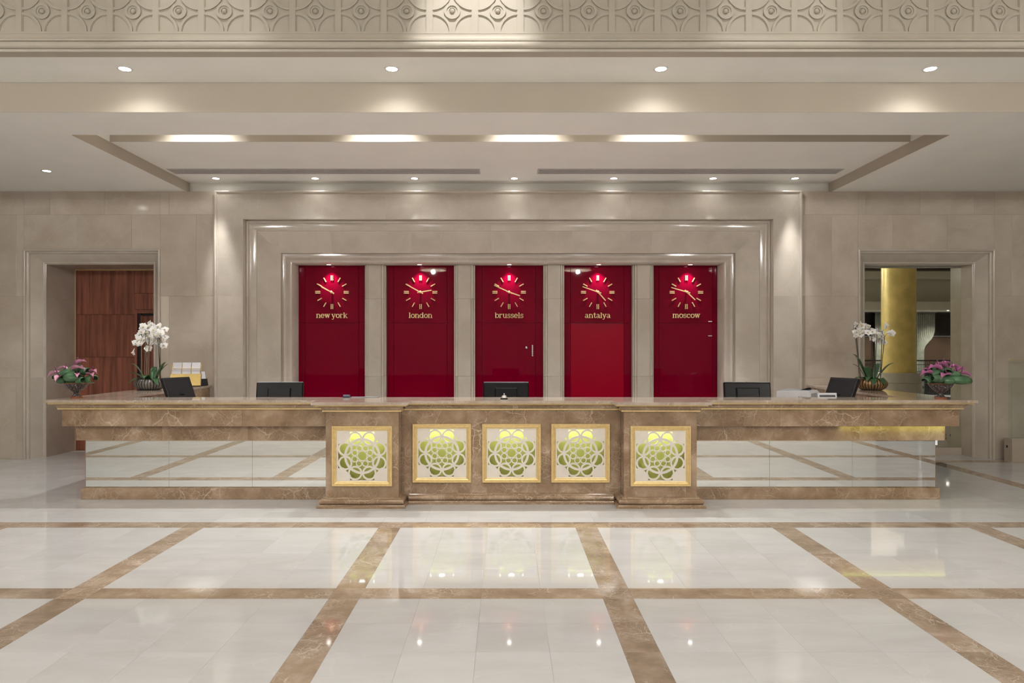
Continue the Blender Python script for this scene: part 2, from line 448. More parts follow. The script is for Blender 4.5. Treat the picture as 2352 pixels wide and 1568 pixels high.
t.box(-TP/2, -hw, -.015, 0, -th, th).box(hw, TP/2, -.015, 0, -th, th)
t.box(-hw, -hw+.006, -.008, 0, -th, th).box(hw-.006, hw, -.008, 0, -th, th)
for sx in (-1, 1):
    for sz in (-1, 1):
        a0 = {(1,1): PI, (-1,1): 1.5*PI, (-1,-1): 0, (1,-1): .5*PI}[(sx, sz)]
        t.annulus(sx*hw, sz*th, .150, .172, -.012, 0, 18, a0=a0, a1=a0+PI/2)
        t.annulus(sx*hw, sz*th, .145, .150, -.006, 0, 18, a0=a0, a1=a0+PI/2)
t.annulus(0, 0, .048, .071, -.016, 0, 36); t.annulus(0, 0, .030, .048, -.007, 0, 36)
t.lathe([(.022, 0), (.022, .010), (.016, .020), (.008, .025), (.0005, .026)], n=20)
nv = len(t.v); k0 = 20*5
for i in range(nv-k0, nv):
    x, y, z = t.v[i]; t.v[i] = (x, -z, y)
tm = t.mesh('relief_tile', 'plaster')
for k in range(-13, 15):
    o = bpy.data.objects.new('relief_tile', tm); C.objects.link(o); o.parent = fr
    o.location = (-.471+k*TP, 6.165-6.1, tc_z-4.2)

# ------------------------------------------------------------------ back wall with marble slabs
DL, DR = AX-6.138, AX+6.138                                     # doorway centres
OW, OZ = 1.004, 3.09                                            # outer casing half width, height
IW, IZ, YI = .805, 2.888, 10.48                                 # opening half width, height, depth
PL, PR = -4.26, 4.34                                            # portal outer edges
def slabs(wb, x0, x1, z0, z1, ox=0):
    zs = [z0]+[z for z in (1.2, 2.4, 3.6) if z0+.05 < z < z1-.05]+[z1]
    for r in range(len(zs)-1):
        wd = .8; off = ox+(.4 if int(zs[r]/1.19) % 2 else 0)
        xs = [x0]; k = math.floor((x0-off)/wd)+1
        while off+k*wd < x1-.04:
            if off+k*wd > x0+.04: xs.append(off+k*wd)
            k += 1
        xs.append(x1)
        for i in range(len(xs)-1):
            g = .0006
            MB().cbox(xs[i]+g, xs[i+1]-g, YW, YW+.02, zs[r]+g, zs[r+1]-g, .0012).build('marble_slab', 'wall_marble', wb)
for nm, x0, x1, dc in (('wall_back_left', -18, PL, DL), ('wall_back_right', PR, 18, DR)):
    wb = struct(nm, (dc, YW, 0), 'polished beige marble wall of large slabs')
    core = MB(); e = .021
    core.box(x0, dc-OW, YW+.02, 11.9, 0, ZS).box(dc+OW, x1, YW+.02, 11.9, 0, ZS).box(dc-OW, dc+OW, YW+.02, 11.9, OZ, ZS)
    core.box(dc-OW, dc-IW-e, YI+.01, 11.9, 0, OZ).box(dc+IW+e, dc+OW, YI+.01, 11.9, 0, OZ).box(dc-IW-e, dc+IW+e, YI+.01, 11.9, IZ+e, OZ)
    core.build('wall_core', 'wall_marble', wb)
    a0, a1 = max(x0, -9.6), min(x1, 9.8)
    slabs(wb, a0, dc-OW, 0, ZS); slabs(wb, dc+OW, a1, 0, ZS, .25); slabs(wb, dc-OW, dc+OW, OZ, ZS, .1)
    r0, r1 = (x0, a0) if x0 < a0 else (a1, x1)
    tag(MB().box(r0, r1, YW, YW+.02, 0, ZS).build('marble_slab', 'wall_marble', wb), kind='stuff')
tag(MB().box(PL, PR, 11.005, 11.9, 0, ZS).build('wall_niche', 'wall_marble', origin=(AX, 11.4, 0)), kind='structure')

def frame_sweep(parent, name, mt, cx, half, top, prof, z0=0, zc=(), xc=(), close=.05):
    """moulding round an opening. prof: list of (inset, y) from the outer edge inwards; cuts at zc / xc"""
    n = len(prof)
    def piece(ends):                        # ends: two lists of points
        vs_ = list(ends[0])+list(ends[1])
        fs = [(i, i+1, n+i+1, n+i) for i in range(n-1)]
        MB().add(vs_, fs).build(name, mt, parent, auto=32)
    for sgn in (-1, 1):
        cuts = [z0]+list(zc)+[None]
        for a, b in zip(cuts[:-1], cuts[1:]):
            e0 = [Vector((cx+sgn*(half-o), y, a)) for o, y in prof]
            e1 = [Vector((cx+sgn*(half-o), y, (top-o) if b is None else b)) for o, y in prof]
            piece((e0, e1))
    cuts = [None]+list(xc)+['e']
    for a, b in zip(cuts[:-1], cuts[1:]):
        e0 = [Vector((cx-(half-o) if a is None else a, y, top-o)) for o, y in prof]
        e1 = [Vector((cx+(half-o) if b == 'e' else b, y, top-o)) for o, y in prof]
        piece((e0, e1))
def bead(o0, o1, y0, y1, h=0, n=6):
    out = []
    for k in range(n+1):
        t_ = k/n; out.append((o0+(o1-o0)*t_, y0+(y1-y0)*t_-h*math.sin(PI*t_)))
    return out
# doorway casings
for nm, dc in (('trim_2', DL), ('trim_3', DR)):
    tr = struct(nm, (dc, YW, 0), 'beige marble moulded casing round a doorway recess')
    p = [(0, YW+.005), (0, YW-.02)]+bead(.002, .03, YW-.02, YW-.012, .008)+[(.03, YW+.012)]+bead(.032, .06, YW+.012, YW+.03, .008)+[(.062, YW+.05), (.165, YW+.17)]+bead(.168, .188, YW+.175, YW+.185, .006, 4)+[(.199, YW+.195), (.199, YI-.0205)]
    frame_sweep(tr, 'casing_stone', 'portal_marble', dc, OW, OZ, p, zc=(1.2, 2.4))
    # reveals
    for sgn in (-1, 1):
        for a, b in ((0, 1.2), (1.2, 2.4), (2.4, IZ)):
            x = dc+sgn*IW
            MB().box(min(x, x+sgn*.02), max(x, x+sgn*.02), YI-.02, 11.4, a+.0005, b-.0005).build('reveal_slab', 'wall_marble', tr)
    MB().box(dc-IW, dc+IW, YI-.02, 11.4, IZ, IZ+.02).build('soffit_slab', 'wall_marble', tr)

# big stepped portal
po = struct('trim_4', (AX, YW, 0), 'grey beige marble stepped portal framing the red panels')
PC, PH, PT = (PL+PR)/2, (PR-PL)/2, 3.94
Yp = 10.2
zc = (1.2, 2.4); xc = [PC-3.0, PC-1.8, PC-.6, PC+.6, PC+1.8, PC+3.0]
frame_sweep(po, 'portal_slab', 'portal_marble', PC, PH, PT,
            [(0, YW+.05), (0, Yp-.02)]+bead(.002, .035, Yp-.02, Yp-.015, .008)+[(.036, Yp-.004), (.05, Yp-.004), (.052, Yp), (.412, Yp), (.415, Yp+.004), (.415, Yp+.12)], zc=zc, xc=xc)
y1 = Yp+.12
frame_sweep(po, 'portal_moulding', 'portal_marble', PC, PH, PT,
            [(.40, y1)]+bead(.416, .445, y1, y1+.005, .010)+[(.447, y1+.02)]+bead(.449, .488, y1+.02, y1+.015, .004)+[(.49, y1+.03)], zc=zc, xc=xc)
frame_sweep(po, 'portal_splay', 'portal_marble', PC, PH, PT,
            [(.485, y1+.012), (.49, y1+.012), (.565, y1+.022), (.568, y1+.035), (.872, 10.50), (.874, 10.56)], zc=zc, xc=[v+.35 for v in xc[:-1]])
cy = [(.86, 10.555), (.905, 10.555), (.907, 10.53)]
for k in range(9):
    t_ = k/8; cy.append((.91+.085*t_, 10.53+.10*t_-.03*math.sin(2*PI*t_)*.5-.0))
cy += [(1.0, 10.64), (1.008, 10.655), (1.008, 11.0)]
frame_sweep(po, 'portal_moulding', 'portal_marble', PC, PH, PT, cy, zc=zc, xc=xc)

# pilasters between the red panels
YR = 10.95
NT = PT-1.008                                                   # niche head
NL, NR = PC-PH+1.008, PC+PH-1.008
ctrs = [AX+.003+k*1.39 for k in (-2, -1, 0, 1, 2)]
half_p = .53
pil = [(ctrs[i]+ctrs[i+1])/2 for i in range(4)]
for x in pil:
    pt = struct('trim_5', (x, YR, 0), 'slim beige marble pilaster between two red panels')
    for a, b in ((0, 1.2), (1.2, 2.4), (2.4, NT)):
        g = .0005
        MB().cbox(x-.10, x+.10, 10.80, 11.0, a+g, b-g, .002).build('pilaster_slab', 'portal_marble', pt)
        for s_ in (-1, 1):
            MB().cbox(min(x+s_*.1, x+s_*.135), max(x+s_*.1, x+s_*.135), 10.815, 11.0, a+g, b-g, .006).build('pilaster_bead', 'portal_marble', pt)
            MB().cbox(min(x+s_*.135, x+s_*.163), max(x+s_*.135, x+s_*.163), 10.84, 11.0, a+g, b-g, .008).build('pilaster_bead', 'portal_marble', pt)

# ------------------------------------------------------------------ red panels, clocks, signs
cities = ['new york', 'london', 'brussels', 'antalya', 'moscow']
hands = [(300, 297), (298.5, 80.5), (294.3, 109), (289, 138.7), (286, 133.6)]
widths = [.495, .372, .452, .405, .435]
JZ = 2.03
def glyph(ch):
    """slab-serif letter as a list of primitives on x-height 1: ('l',x0,y0,x1,y1,t) ('a',cx,cy,rx,ry,a0,a1,t)"""
    T, TS = .21, .11
    def st(x, y0, y1): return ('l', x, y0, x, y1, T)
    def se(x0, x1, y): return ('l', x0, y, x1, y, TS)
    B, Tp = .055, .945
    g = {
     'n': ([st(.22,0,1), se(0,.44,B), se(.02,.25,Tp), ('a',.53,.62,.31,.32,0,180,.17), st(.84,0,.64), se(.62,1.06,B)], 1.1),
     'm': ([st(.22,0,1), se(0,.44,B), se(.02,.25,Tp), ('a',.5,.64,.28,.30,0,180,.17), st(.78,0,.64), se(.6,.96,B), ('a',1.06,.64,.28,.30,0,180,.17), st(1.34,0,.64), se(1.14,1.56,B)], 1.6),
     'e': ([('a',.47,.5,.38,.43,0,318,.2), ('l',.1,.5,.85,.5,.12)], .98),
     'w': ([('l',.17,.95,.4,.05,.2), ('l',.4,.05,.66,.92,.12), ('l',.66,.92,.9,.05,.2), ('l',.9,.05,1.13,.95,.12), se(0,.36,Tp), se(.5,.8,Tp), se(.98,1.3,Tp)], 1.32),
     'y': ([('l',.18,.95,.52,.08,.2), ('l',.86,.95,.42,-.22,.13), ('a',.27,-.2,.16,.15,190,360,.13), se(0,.38,Tp), se(.68,1.04,Tp)], 1.06),
     'o': ([('a',.48,.5,.38,.43,0,360,.2)], .98),
     'r': ([st(.22,0,1), se(0,.46,B), se(.02,.25,Tp), ('a',.5,.62,.28,.31,55,180,.16), ('l',.58,.84,.74,.84,.2)], .84),
     'k': ([st(.22,0,1.32), se(0,.42,B), se(.02,.25,1.27), ('l',.28,.38,.78,.92,.13), ('l',.46,.6,.86,.05,.19), se(.62,.98,Tp), se(.66,1.08,B)], 1.1),
     'l': ([st(.24,0,1.32), se(0,.48,B), se(.04,.26,1.27)], .53),
     'd': ([('a',.45,.5,.35,.43,0,360,.19), st(.83,0,1.32), se(.83,1.06,B), se(.64,.86,1.27)], 1.1),
     'b': ([st(.22,0,1.32), se(.02,.25,1.27), ('a',.6,.5,.35,.43,0,360,.19)], 1.06),
     'u': ([st(.24,.36,1), se(.02,.26,Tp), ('a',.53,.38,.29,.33,180,360,.17), st(.84,0,1), se(.64,.86,Tp), se(.86,1.08,B)], 1.12),
     's': ([('a',.4,.72,.26,.22,20,270,.16), ('a',.4,.28,.28,.22,-160,90,.16), ('l',.66,.66,.66,.98,.09), ('l',.11,.02,.11,.34,.09)], .82),
     'a': ([('a',.38,.28,.27,.23,0,360,.16), st(.72,.06,.68), ('a',.43,.66,.29,.28,0,155,.17), se(.72,.98,B)], 1.0),
     't': ([st(.32,.25,1.28), ('l',.04,.94,.64,.94,.12), ('a',.5,.26,.18,.21,180,335,.15)], .74),
     'c': ([('a',.46,.5,.37,.43,42,320,.19), ('l',.66,.72,.82,.72,.2)], .92),
     ' ': ([], .32)}
    return g[ch]
def glyph_mesh(ch, sc, dep):
    mb = MB(); q = 0
    for p in glyph(ch)[0]:
        d = dep-q*.0002; q += 1
        if p[0] == 'l':
            a, b = Vector((p[1], p[2])), Vector((p[3], p[4])); t_ = (b-a).normalized(); nrm = Vector((-t_.y, t_.x))*p[5]/2
            mb.prism([tuple(v*sc) for v in (a-nrm, b-nrm, b+nrm, a+nrm)], -d, 0)
        else:
            _, cx, cz, rx, rz, a0, a1, tk = p; n = 22; full = abs(a1-a0) >= 360; k = n if full else n+1
            vs_ = []
            for i in range(k):
                a = math.radians(a0+(a1-a0)*i/n)
                for e, y in ((-1,-d),(1,-d),(1,0),(-1,0)):
                    vs_.append(((cx+(rx+e*tk/2)*math.cos(a))*sc, y, (cz+(rz+e*tk*.36)*math.sin(a))*sc))
            fs = [(i*4+m_, i*4+(m_+1)%4, ((i+1)%k)*4+(m_+1)%4, ((i+1)%k)*4+m_) for i in range(n) for m_ in range(4)]
            if not full: fs += [(0,3,2,1), (4*n,4*n+1,4*n+2,4*n+3)]
            mb.add(vs_, fs)
    return mb
for i, city in enumerate(cities):
    cx = ctrs[i]
    x0, x1 = cx-half_p, cx+half_p
    if i == 0: x0 = NL
    if i == 4: x1 = NR
    a, b = cx-half_p+.105, cx+half_p-.115
    bay = thing('red_panel_bay', 'glossy dark red lacquered panel bay behind the %s clock' % city, 'wall panel', (cx, YR, 0), group='red panel bays of the niche')
    if i == 3: bay['label'] = 'red lacquered panel bay with a brighter satin lower door behind the antalya clock'
    if i == 2: bay['label'] = 'glossy dark red panel bay with a modelled reflection, a silver knob behind the brussels clock'
    g = .0012
    for (u0, u1) in ((x0, a), (b, x1)):
        for (v0, v1) in ((0.002, JZ), (JZ, NT)):
            MB().cbox(u0+g, u1-g, YR, YR+.05, v0+g, v1-g, .002).build('side_panel', 'red_lacquer', bay)
    MB().cbox(a+g, b-g, YR-.004, YR+.05, JZ+g, NT-g, .002).build('upper_panel', 'red_lacquer', bay)
    dr = MB().cbox(a+g, b-g, YR-.002 if i != 3 else YR+.004, YR+.05, 0.002+g, JZ-g-(.004 if i == 3 else 0), .002).build('door_panel', 'red_lacquer_satin' if i == 3 else 'red_lacquer', bay)
    if i == 2:  # reflections in the lacquer, modelled as small silver shapes
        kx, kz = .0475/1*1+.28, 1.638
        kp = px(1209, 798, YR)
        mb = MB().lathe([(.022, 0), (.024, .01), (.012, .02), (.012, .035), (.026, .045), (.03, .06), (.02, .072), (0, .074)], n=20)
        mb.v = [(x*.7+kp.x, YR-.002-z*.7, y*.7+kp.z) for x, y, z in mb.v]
        mb.build('glint', 'silver', dr, smooth=True, origin=LOC[bay.name])
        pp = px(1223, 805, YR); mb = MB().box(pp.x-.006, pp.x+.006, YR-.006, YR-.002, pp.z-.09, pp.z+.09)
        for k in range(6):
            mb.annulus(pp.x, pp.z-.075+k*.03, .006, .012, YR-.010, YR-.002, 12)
        mb.build('glint_strip', 'silver', dr, origin=LOC[bay.name])
    if i == 4:
        for yy in (738, 771):
            q = px(1631, yy, YR); MB().box(q.x-.03, q.x+.03, YR-.006, YR, q.z-.006, q.z+.006).build('hinge_strip', 'silver', bay)
    # clock
    zc_ = 2.511; yf = YR-.004
    ck = thing('clock', 'gold bar wall clock above the word %s' % city, 'clock', (cx, yf, zc_), group='gold wall clocks on the red panels')
    for h in range(12):
        th_ = math.radians(h*30)
        mb = MB()
        for off in ((-.0125, .0125) if h % 3 == 0 else (0,)):
            mb.cbox(off-.0075, off+.0075, -.022, 0, .185, .263, .002)
            mb.box(off-.003, off+.003, -.004, 0, .2, .21)
        mb.xform(Matrix.Rotation(th_, 4, 'Y')); mb.build('hour_marker', 'brass', ck, local=True)
    for nm, ang, L, tl, wd, y in (('hour_hand', hands[i][1], .178, .045, .0095, -.050), ('minute_hand', hands[i][0], .259, .05, .0085, -.060)):
        mb = MB().prism([(-wd, -tl), (wd, -tl), (wd*.8, L), (-wd*.8, L)], y-.006, y)
        mb.xform(Matrix.Rotation(math.radians(ang), 4, 'Y')); mb.build(nm, 'brass', ck, local=True)
    hb = MB().lathe([(.012, 0), (.012, .055), (.020, .056), (.020, .07), (.012, .076), (0, .077)], n=20)
    hb.v = [(x, -z, y) for x, y, z in hb.v]; hb.build('hub', 'brass', ck, smooth=False, local=True)
    # lettering
    total = sum(glyph(c)[1] for c in city); sc = widths[i]/total
    zl = 2.108
    sg = thing('city_sign', 'gold slab serif lettering reading %s' % city, 'sign', (cx, yf, zl), group='gold city names under the clocks')
    u = -widths[i]/2
    for ch in city:
        if ch != ' ':
            mb = glyph_mesh(ch, sc, .022); mb.v = [(x+u, y, z) for x, y, z in mb.v]
            mb.build('letter_'+ch, 'brass', sg, local=True)
        u += glyph(ch)[1]*sc

# ------------------------------------------------------------------ recessed lamps
def downlight(loc, r, power, angle, label, group, aim=None, blend=.6, col=WARM, mat='lamp_white', size=None, rad=.04):
    o = thing('downlight', label, 'downlight', loc, group=group)
    x, y, z = loc
    MB().lathe([(r*1.0, -.004), (r*1.28, -.006), (r*1.34, 0), (r*.98, 0)], loc, 28, cap=False).build('trim_ring', 'lamp_trim', o, smooth=True)
    MB().lathe([(0, -.0025), (r, -.0025)], loc, 28, cap=False).build('lens', mat, o)
    if power:
        p = (x, y, z-.03)
        lamp('bulb', 'SPOT', p, power, col, o, aim or (x, y, 0), spot_size=math.radians(angle), spot_blend=blend, shadow_soft_size=rad)
    return o
WH = ['beyond the new york clock, toward the wooden doorway', 'in line with the new york clock', 'in line with the london clock', 'in line with the brussels clock', 'in line with the antalya clock', 'in line with the moscow clock', 'beyond the moscow clock, toward the mirror']
for x, k in ((-3.53, 0), (-1.054, 2), (1.441, 4), (3.94, 6)):
    downlight((x, 6.46, ZB), .052, P_FRONT, 150, 'round downlight under the front beam, '+WH[k], 'downlights in the front beam', blend=1.0)
for k, x in enumerate((-4.17, -2.74, -1.31, .126, 1.56, 2.99, 4.17)):
    downlight((x, 10.03, ZU), .048, P_REAR*(.45 if k in (0, 6) else 1), 35, 'round downlight above the portal, '+WH[k], 'downlights above the portal', blend=1.0)
downlight((-5.96, 9.05, ZS), .048, P_SIDE, 100, 'round white downlight in the soffit above the wooden doorway', None)
for x, k in ((-3.6, 0), (-1.45, 2), (.25, 3), (1.75, 4)):
    downlight((x, 7.98, 4.62), .05, P_SLOT, 110, 'round downlight hidden in the ceiling slot, '+WH[k], 'downlights in the ceiling light slot', aim=(x, 8.05, 0), blend=.9)
for i, x in enumerate(ctrs):
    downlight((x+(-.02, 0, 0, 0, .03)[i], 10.81, NT), .032, P_NICHE, 84, 'small white spotlight in the niche head above the %s clock' % cities[i], 'niche spotlights', aim=(x, 10.945, 2.45), blend=1.0, mat='lamp_small', rad=.02)
for iy, y in enumerate((2.4, .2, -2.0, -4.4)):
    for x in (-11, -6.6, -2.2, 2.2, 6.6, 11):
        downlight((x, y, 6.5), .07, P_LOBBY, 125, 'round white downlight in the high lobby ceiling', 'downlights in the high lobby ceiling', blend=1.0, rad=.08)
for x, p, a in ((-.27, P_FRIEZE, 30), (-2.72, P_FRIEZE*.26, 34), (2.42, P_FRIEZE*.26, 34)):
    downlight((x, 4.75, 6.5), .05, p, a, 'narrow spotlight in the lobby ceiling aimed at the frieze', 'spotlights washing the frieze', aim=(x, 6.14, 4.55), blend=.7, rad=.02)

for x in (-4.6, -2.3, 0, 2.3, 4.6):
    downlight((x, 4.0, 6.5), .07, P_ACCENT, 56, 'adjustable spotlight in the lobby ceiling aimed at the floor before the desk', 'spotlights aimed at the floor before the desk', aim=(x, 6.75, 0), blend=.8, rad=.07)

# linear air diffusers in the coffer
for x0, x1, s_ in ((-4.60, -.37, 'new york'), (.46, 4.60, 'moscow')):
    v = thing('air_diffuser', 'long grey slot air diffuser in the coffer ceiling on the %s clock side' % s_, 'air vent', ((x0+x1)/2, 9.62, ZU), group='slot air diffusers')
    MB().box(x0, x1, 9.50, 9.75, ZU-.002, ZU-.0005).build('backing', 'vent_dark', v)
    MB().box(x0, x1, 9.495, 9.52, ZU-.008, ZU).box(x0, x1, 9.73, 9.755, ZU-.008, ZU).box(x0-.02, x0, 9.495, 9.755, ZU-.008, ZU).box(x1, x1+.02, 9.495, 9.755, ZU-.008, ZU).box((x0+x1)/2-.008, (x0+x1)/2+.008, 9.52, 9.73, ZU-.009, ZU).build('frame', 'vent_grey', v)
    for k in range(4):
        yy = 9.545+k*.05
        MB().box(x0, x1, yy-.012, yy+.012, ZU-.010, ZU-.003).build('slat', 'vent_grey', v)

# ------------------------------------------------------------------ reception desk
ZT = 1.092
WX0, WX1 = AX-4.80, AX+4.80            # ends of the wing fascia
pcx = [-1.478, 1.598]; phw = .376
Ysh, Yc, Yf = 7.188, 7.385, 7.45       # faces: pedestals, centre, wing fascia
YBK = 7.78                             # back of the high counter
RX = 4.32                              # inner edge of the returns
RL0, RL1 = -4.87, -4.32
RR0, RR1 = AX+4.375, AX+4.92
# countertop: one U-shaped slab following the steps
sl = .145
pts = [(AX-4.92, 10.24), (AX-4.92, 7.33)]
L0, L1 = pcx[0]-phw-.115, pcx[0]+phw+.115
R0, R1 = pcx[1]-phw-.115, pcx[1]+phw+.115
pts += [(L0, 7.33), (L0, 7.04), (L1, 7.04), (L1, 7.245), (R0, 7.245), (R0, 7.04), (R1, 7.04), (R1, 7.33), (AX+4.92, 7.33), (AX+4.92, 10.24),
        (RR0, 10.24), (RR0, YBK), (RL1, YBK), (RL1, 10.24)]
def flat_poly(pts, z0, z1):
    n = len(pts)
    return MB().add([(x,y,z0) for x,y in pts]+[(x,y,z1) for x,y in pts],
                    [tuple(range(n-1,-1,-1)), tuple(range(n, 2*n))]+[(i, (i+1)%n, (i+1)%n+n, i+n) for i in range(n)])
ct = thing('countertop', 'long polished brown marble countertop stepping round the desk pedestals', 'countertop', (AX, 7.5, ZT-.029))
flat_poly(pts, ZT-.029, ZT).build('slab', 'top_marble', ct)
def strip_path(parent, name, mt, path, prof, miter=True):
    """sweep an open (outset, z) profile along a plan polyline (front face line), outset to the -Y / outer side"""
    P = [Vector(p) for p in path]; n = len(P); k = len(prof); vs_ = []
    nr = []
    for i in range(n-1):
        d = (P[i+1]-P[i]).normalized(); nr.append(Vector((d.y, -d.x)))
    for i in range(n):
        if i == 0: m_ = nr[0]
        elif i == n-1: m_ = nr[-1]
        else:
            m_ = (nr[i-1]+nr[i]); m_ = m_/max(.2, m_.dot(nr[i]))
        for o, z in prof: vs_.append((P[i].x+m_.x*o, P[i].y+m_.y*o, z))
    fs = [(i*k+q, i*k+(q+1)%k, (i+1)*k+(q+1)%k, (i+1)*k+q) for i in range(n-1) for q in range(k)]
    fs += [tuple(range(k)), tuple(range((n-1)*k+k-1, (n-1)*k-1, -1))]
    return MB().add(vs_, fs).build(name, mt, parent, auto=35)
g1 = [(0, ZT-.047), (.088, ZT-.047), (.094, ZT-.044), (.094, ZT-.030), (0, ZT-.030)]
cv = [(0, ZT-.088)]+[(.035+.05*(1-math.cos(k/6*PI/2)), ZT-.088+.041*math.sin(k/6*PI/2)) for k in range(7)]+[(0, ZT-.047)]
g2 = [(0, ZT-.108), (.022, ZT-.108), (.030, ZT-.104), (.030, ZT-.092), (.024, ZT-.088), (0, ZT-.088)]
def cornice(parent, path, t0=0, t1=0):
    """gold strip, cove, gold strip; t0/t1: shorten the first/last end (1 = clear of a neighbour's mouldings)"""
    for nm_, mt_, pr__, cl in (('gold_strip', 'gold_leaf', g1, .0945), ('cove_moulding', 'desk_marble', cv, .04), ('gold_strip', 'gold_leaf', g2, .031)):
        q = [Vector(p) for p in path]
        a_ = (q[1]-q[0]).normalized()*cl*t0; b_ = (q[-2]-q[-1]).normalized()*cl*t1
        q[0] = q[0]+a_; q[-1] = q[-1]+b_
        strip_path(parent, nm_, mt_, [tuple(p) for p in q], pr__)
ZBD = ZT-.108
pl_prof = [(0, .0), (.078, 0), (.078, .018), (.070, .022), (.066, .030), (.058, .036)]+[(.036+.026*math.cos(a), .062+.026*math.sin(a)) for a in [(-1+k/8*2)*PI/2*.95 for k in range(9)]]+[(.024, .092), (.020, .100), (.004, .106), (0, .106)]
# lattice panel
def lattice_panel(parent, cx, yf, zc_=.5275, half=.311):
    """gold frame, pierced stone screen, green glass back and a light strip at the top of the box"""
    fw = .051
    for nm_, pieces_ in (('gold_frame', None),):
        pr = [(0, yf), (0, yf-.022), (.006, yf-.028), (.014, yf-.028), (.018, yf-.018), (.022, yf-.018), (.030, yf-.026), (.038, yf-.020), (.044, yf-.008), (fw, yf-.004), (fw, yf+.004)]
        n = len(pr)
        fo = thing('lattice_panel', None, None); bpy.data.objects.remove(fo)
        mb = MB(); vs_ = []
        for (sx, sz) in ((-1,-1),(1,-1),(1,1),(-1,1)):
            for o, y in pr: vs_.append((cx+sx*(half-o), y, zc_+sz*(half-o)))
        fs = [(c*n+q, c*n+q+1, ((c+1)%4)*n+q+1, ((c+1)%4)*n+q) for c in range(4) for q in range(n-1)]
        mb.add(vs_, fs)
        fr_ = mb.build('gold_frame', 'gold_leaf', parent, auto=25)
    u = .262/357.0
    lat = MB(); ih = half-fw+.002
    yl = yf-.004
    hole = []
    q = [(172,340),(172,295),(160,273),(273,160),(295,172),(340,172)]
    def sx_(l, a, b): return [(a*x, b*z) for x, z in l]
    hole += q+sx_(q, 1, -1)[::-1]+sx_(q, -1, -1)+sx_(q, -1, 1)[::-1]      # clockwise from the top right
    hole = [(x*u, z*u) for x, z in hole]
    # plate with hole: walk hole points and project to the square
    m_ = len(hole)
    def proj(p):
        s_ = ih/max(abs(p[0]), abs(p[1])); return (p[0]*s_, p[1]*s_)
    outer = [proj(p) for p in hole]
    vs_ = []
    for y in (yl, yl+.014):
        vs_ += [(cx+x, y, zc_+z) for x, z in hole]+[(cx+x, y, zc_+z) for x, z in outer]
    fs = []
    for i in range(m_):
        j = (i+1) % m_
        fs += [(i, j, m_+j, m_+i), (2*m_+i, 3*m_+i, 3*m_+j, 2*m_+j), (i, 2*m_+i, 2*m_+j, j)]
    for y in (0,):
        for (sx, sz) in ((1,1),(1,-1),(-1,-1),(-1,1)):
            best = sorted(range(m_), key=lambda i_: (outer[i_][0]-sx*ih)**2+(outer[i_][1]-sz*ih)**2)
            b0 = best[0]
            nb = [(b0-1) % m_, (b0+1) % m_]
            b1 = min(nb, key=lambda i_: (outer[i_][0]-sx*ih)**2+(outer[i_][1]-sz*ih)**2)
            o = len(vs_); vs_ += [(cx+sx*ih, yl, zc_+sz*ih), (cx+sx*ih, yl+.014, zc_+sz*ih)]
            fs += [(m_+b0, m_+b1, o), (3*m_+b0, 3*m_+b1, o+1)]
    lat.add(vs_, fs)
    e = 0
    for k in range(8):
        a = math.radians(22.5+45*k)
        lat.annulus(cx+260*u*math.cos(a), zc_+260*u*math.sin(a), 77*u, 101*u, yl-.0003-.0001*(k % 2), yl+.0138, 36)
        lat.annulus(cx+115*u*math.cos(a), zc_+115*u*math.sin(a), 33*u, 46*u, yl-.0003-.0001*(k % 2), yl+.0138, 24)
    lat.annulus(cx, zc_, 222*u, 254*u, yl-.0006, yl+.0138, 64)
    lat.annulus(cx, zc_, 62*u, 71*u, yl-.0006, yl+.0138, 32)
    lat.build('pierced_screen', 'lattice_stone', parent)
    MB().box(cx-ih, cx+ih, yf+.130, yf+.137, zc_-ih, zc_+ih).build('green_glass_back', 'green_glass', parent)
    lamp('light_strip', 'AREA', (cx, yf+.070, zc_+ih-.004), .5, (1, 1, .92), parent, (cx, yf+.095, 0), shape='RECTANGLE', size=ih*1.8, size_y=.05)
def body_with_hole(parent, x0, x1, y0, y1, z0, z1, holes):
    """stone carcass whose front has square openings for the lattice boxes"""
    mb = MB(); hh = .262; zc_ = .5275
    xs = x0
    for c in holes:
        mb.box(xs, c-hh, y0, y1, z0, z1); mb.box(c-hh, c+hh, y0, y1, z0, zc_-hh); mb.box(c-hh, c+hh, y0, y1, zc_+hh, z1)
        mb.box(c-hh, c+hh, y0+.14, y1, zc_-hh, zc_+hh); xs = c+hh
    mb.box(xs, x1, y0, y1, z0, z1)
    return mb.build('stone_body', 'desk_marble', parent)
# pedestals
for i, cx in enumerate(pcx):
    p = thing('desk_pedestal', 'brown marble desk pedestal with one gold framed green lattice panel, on the %s side of the bell' % ('london', 'moscow')[i], 'desk pedestal', (cx, 7.4, 0), group='desk pedestals')
    p['label'] = 'brown marble desk pedestal with one lattice panel, ' + ('on the new york clock side' if i == 0 else 'on the moscow clock side')
    body_with_hole(p, cx-phw, cx+phw, Ysh, 7.70, .0, ZT-.0295, [cx])
    ya_, yb_ = (7.448, 7.383) if i == 0 else (7.383, 7.448)
    path = [(cx-phw, ya_), (cx-phw, Ysh), (cx+phw, Ysh), (cx+phw, yb_)]
    strip_path(p, 'plinth_moulding', 'desk_marble', path, pl_prof)
    cornice(p, path)
    lattice_panel(p, cx, Ysh)
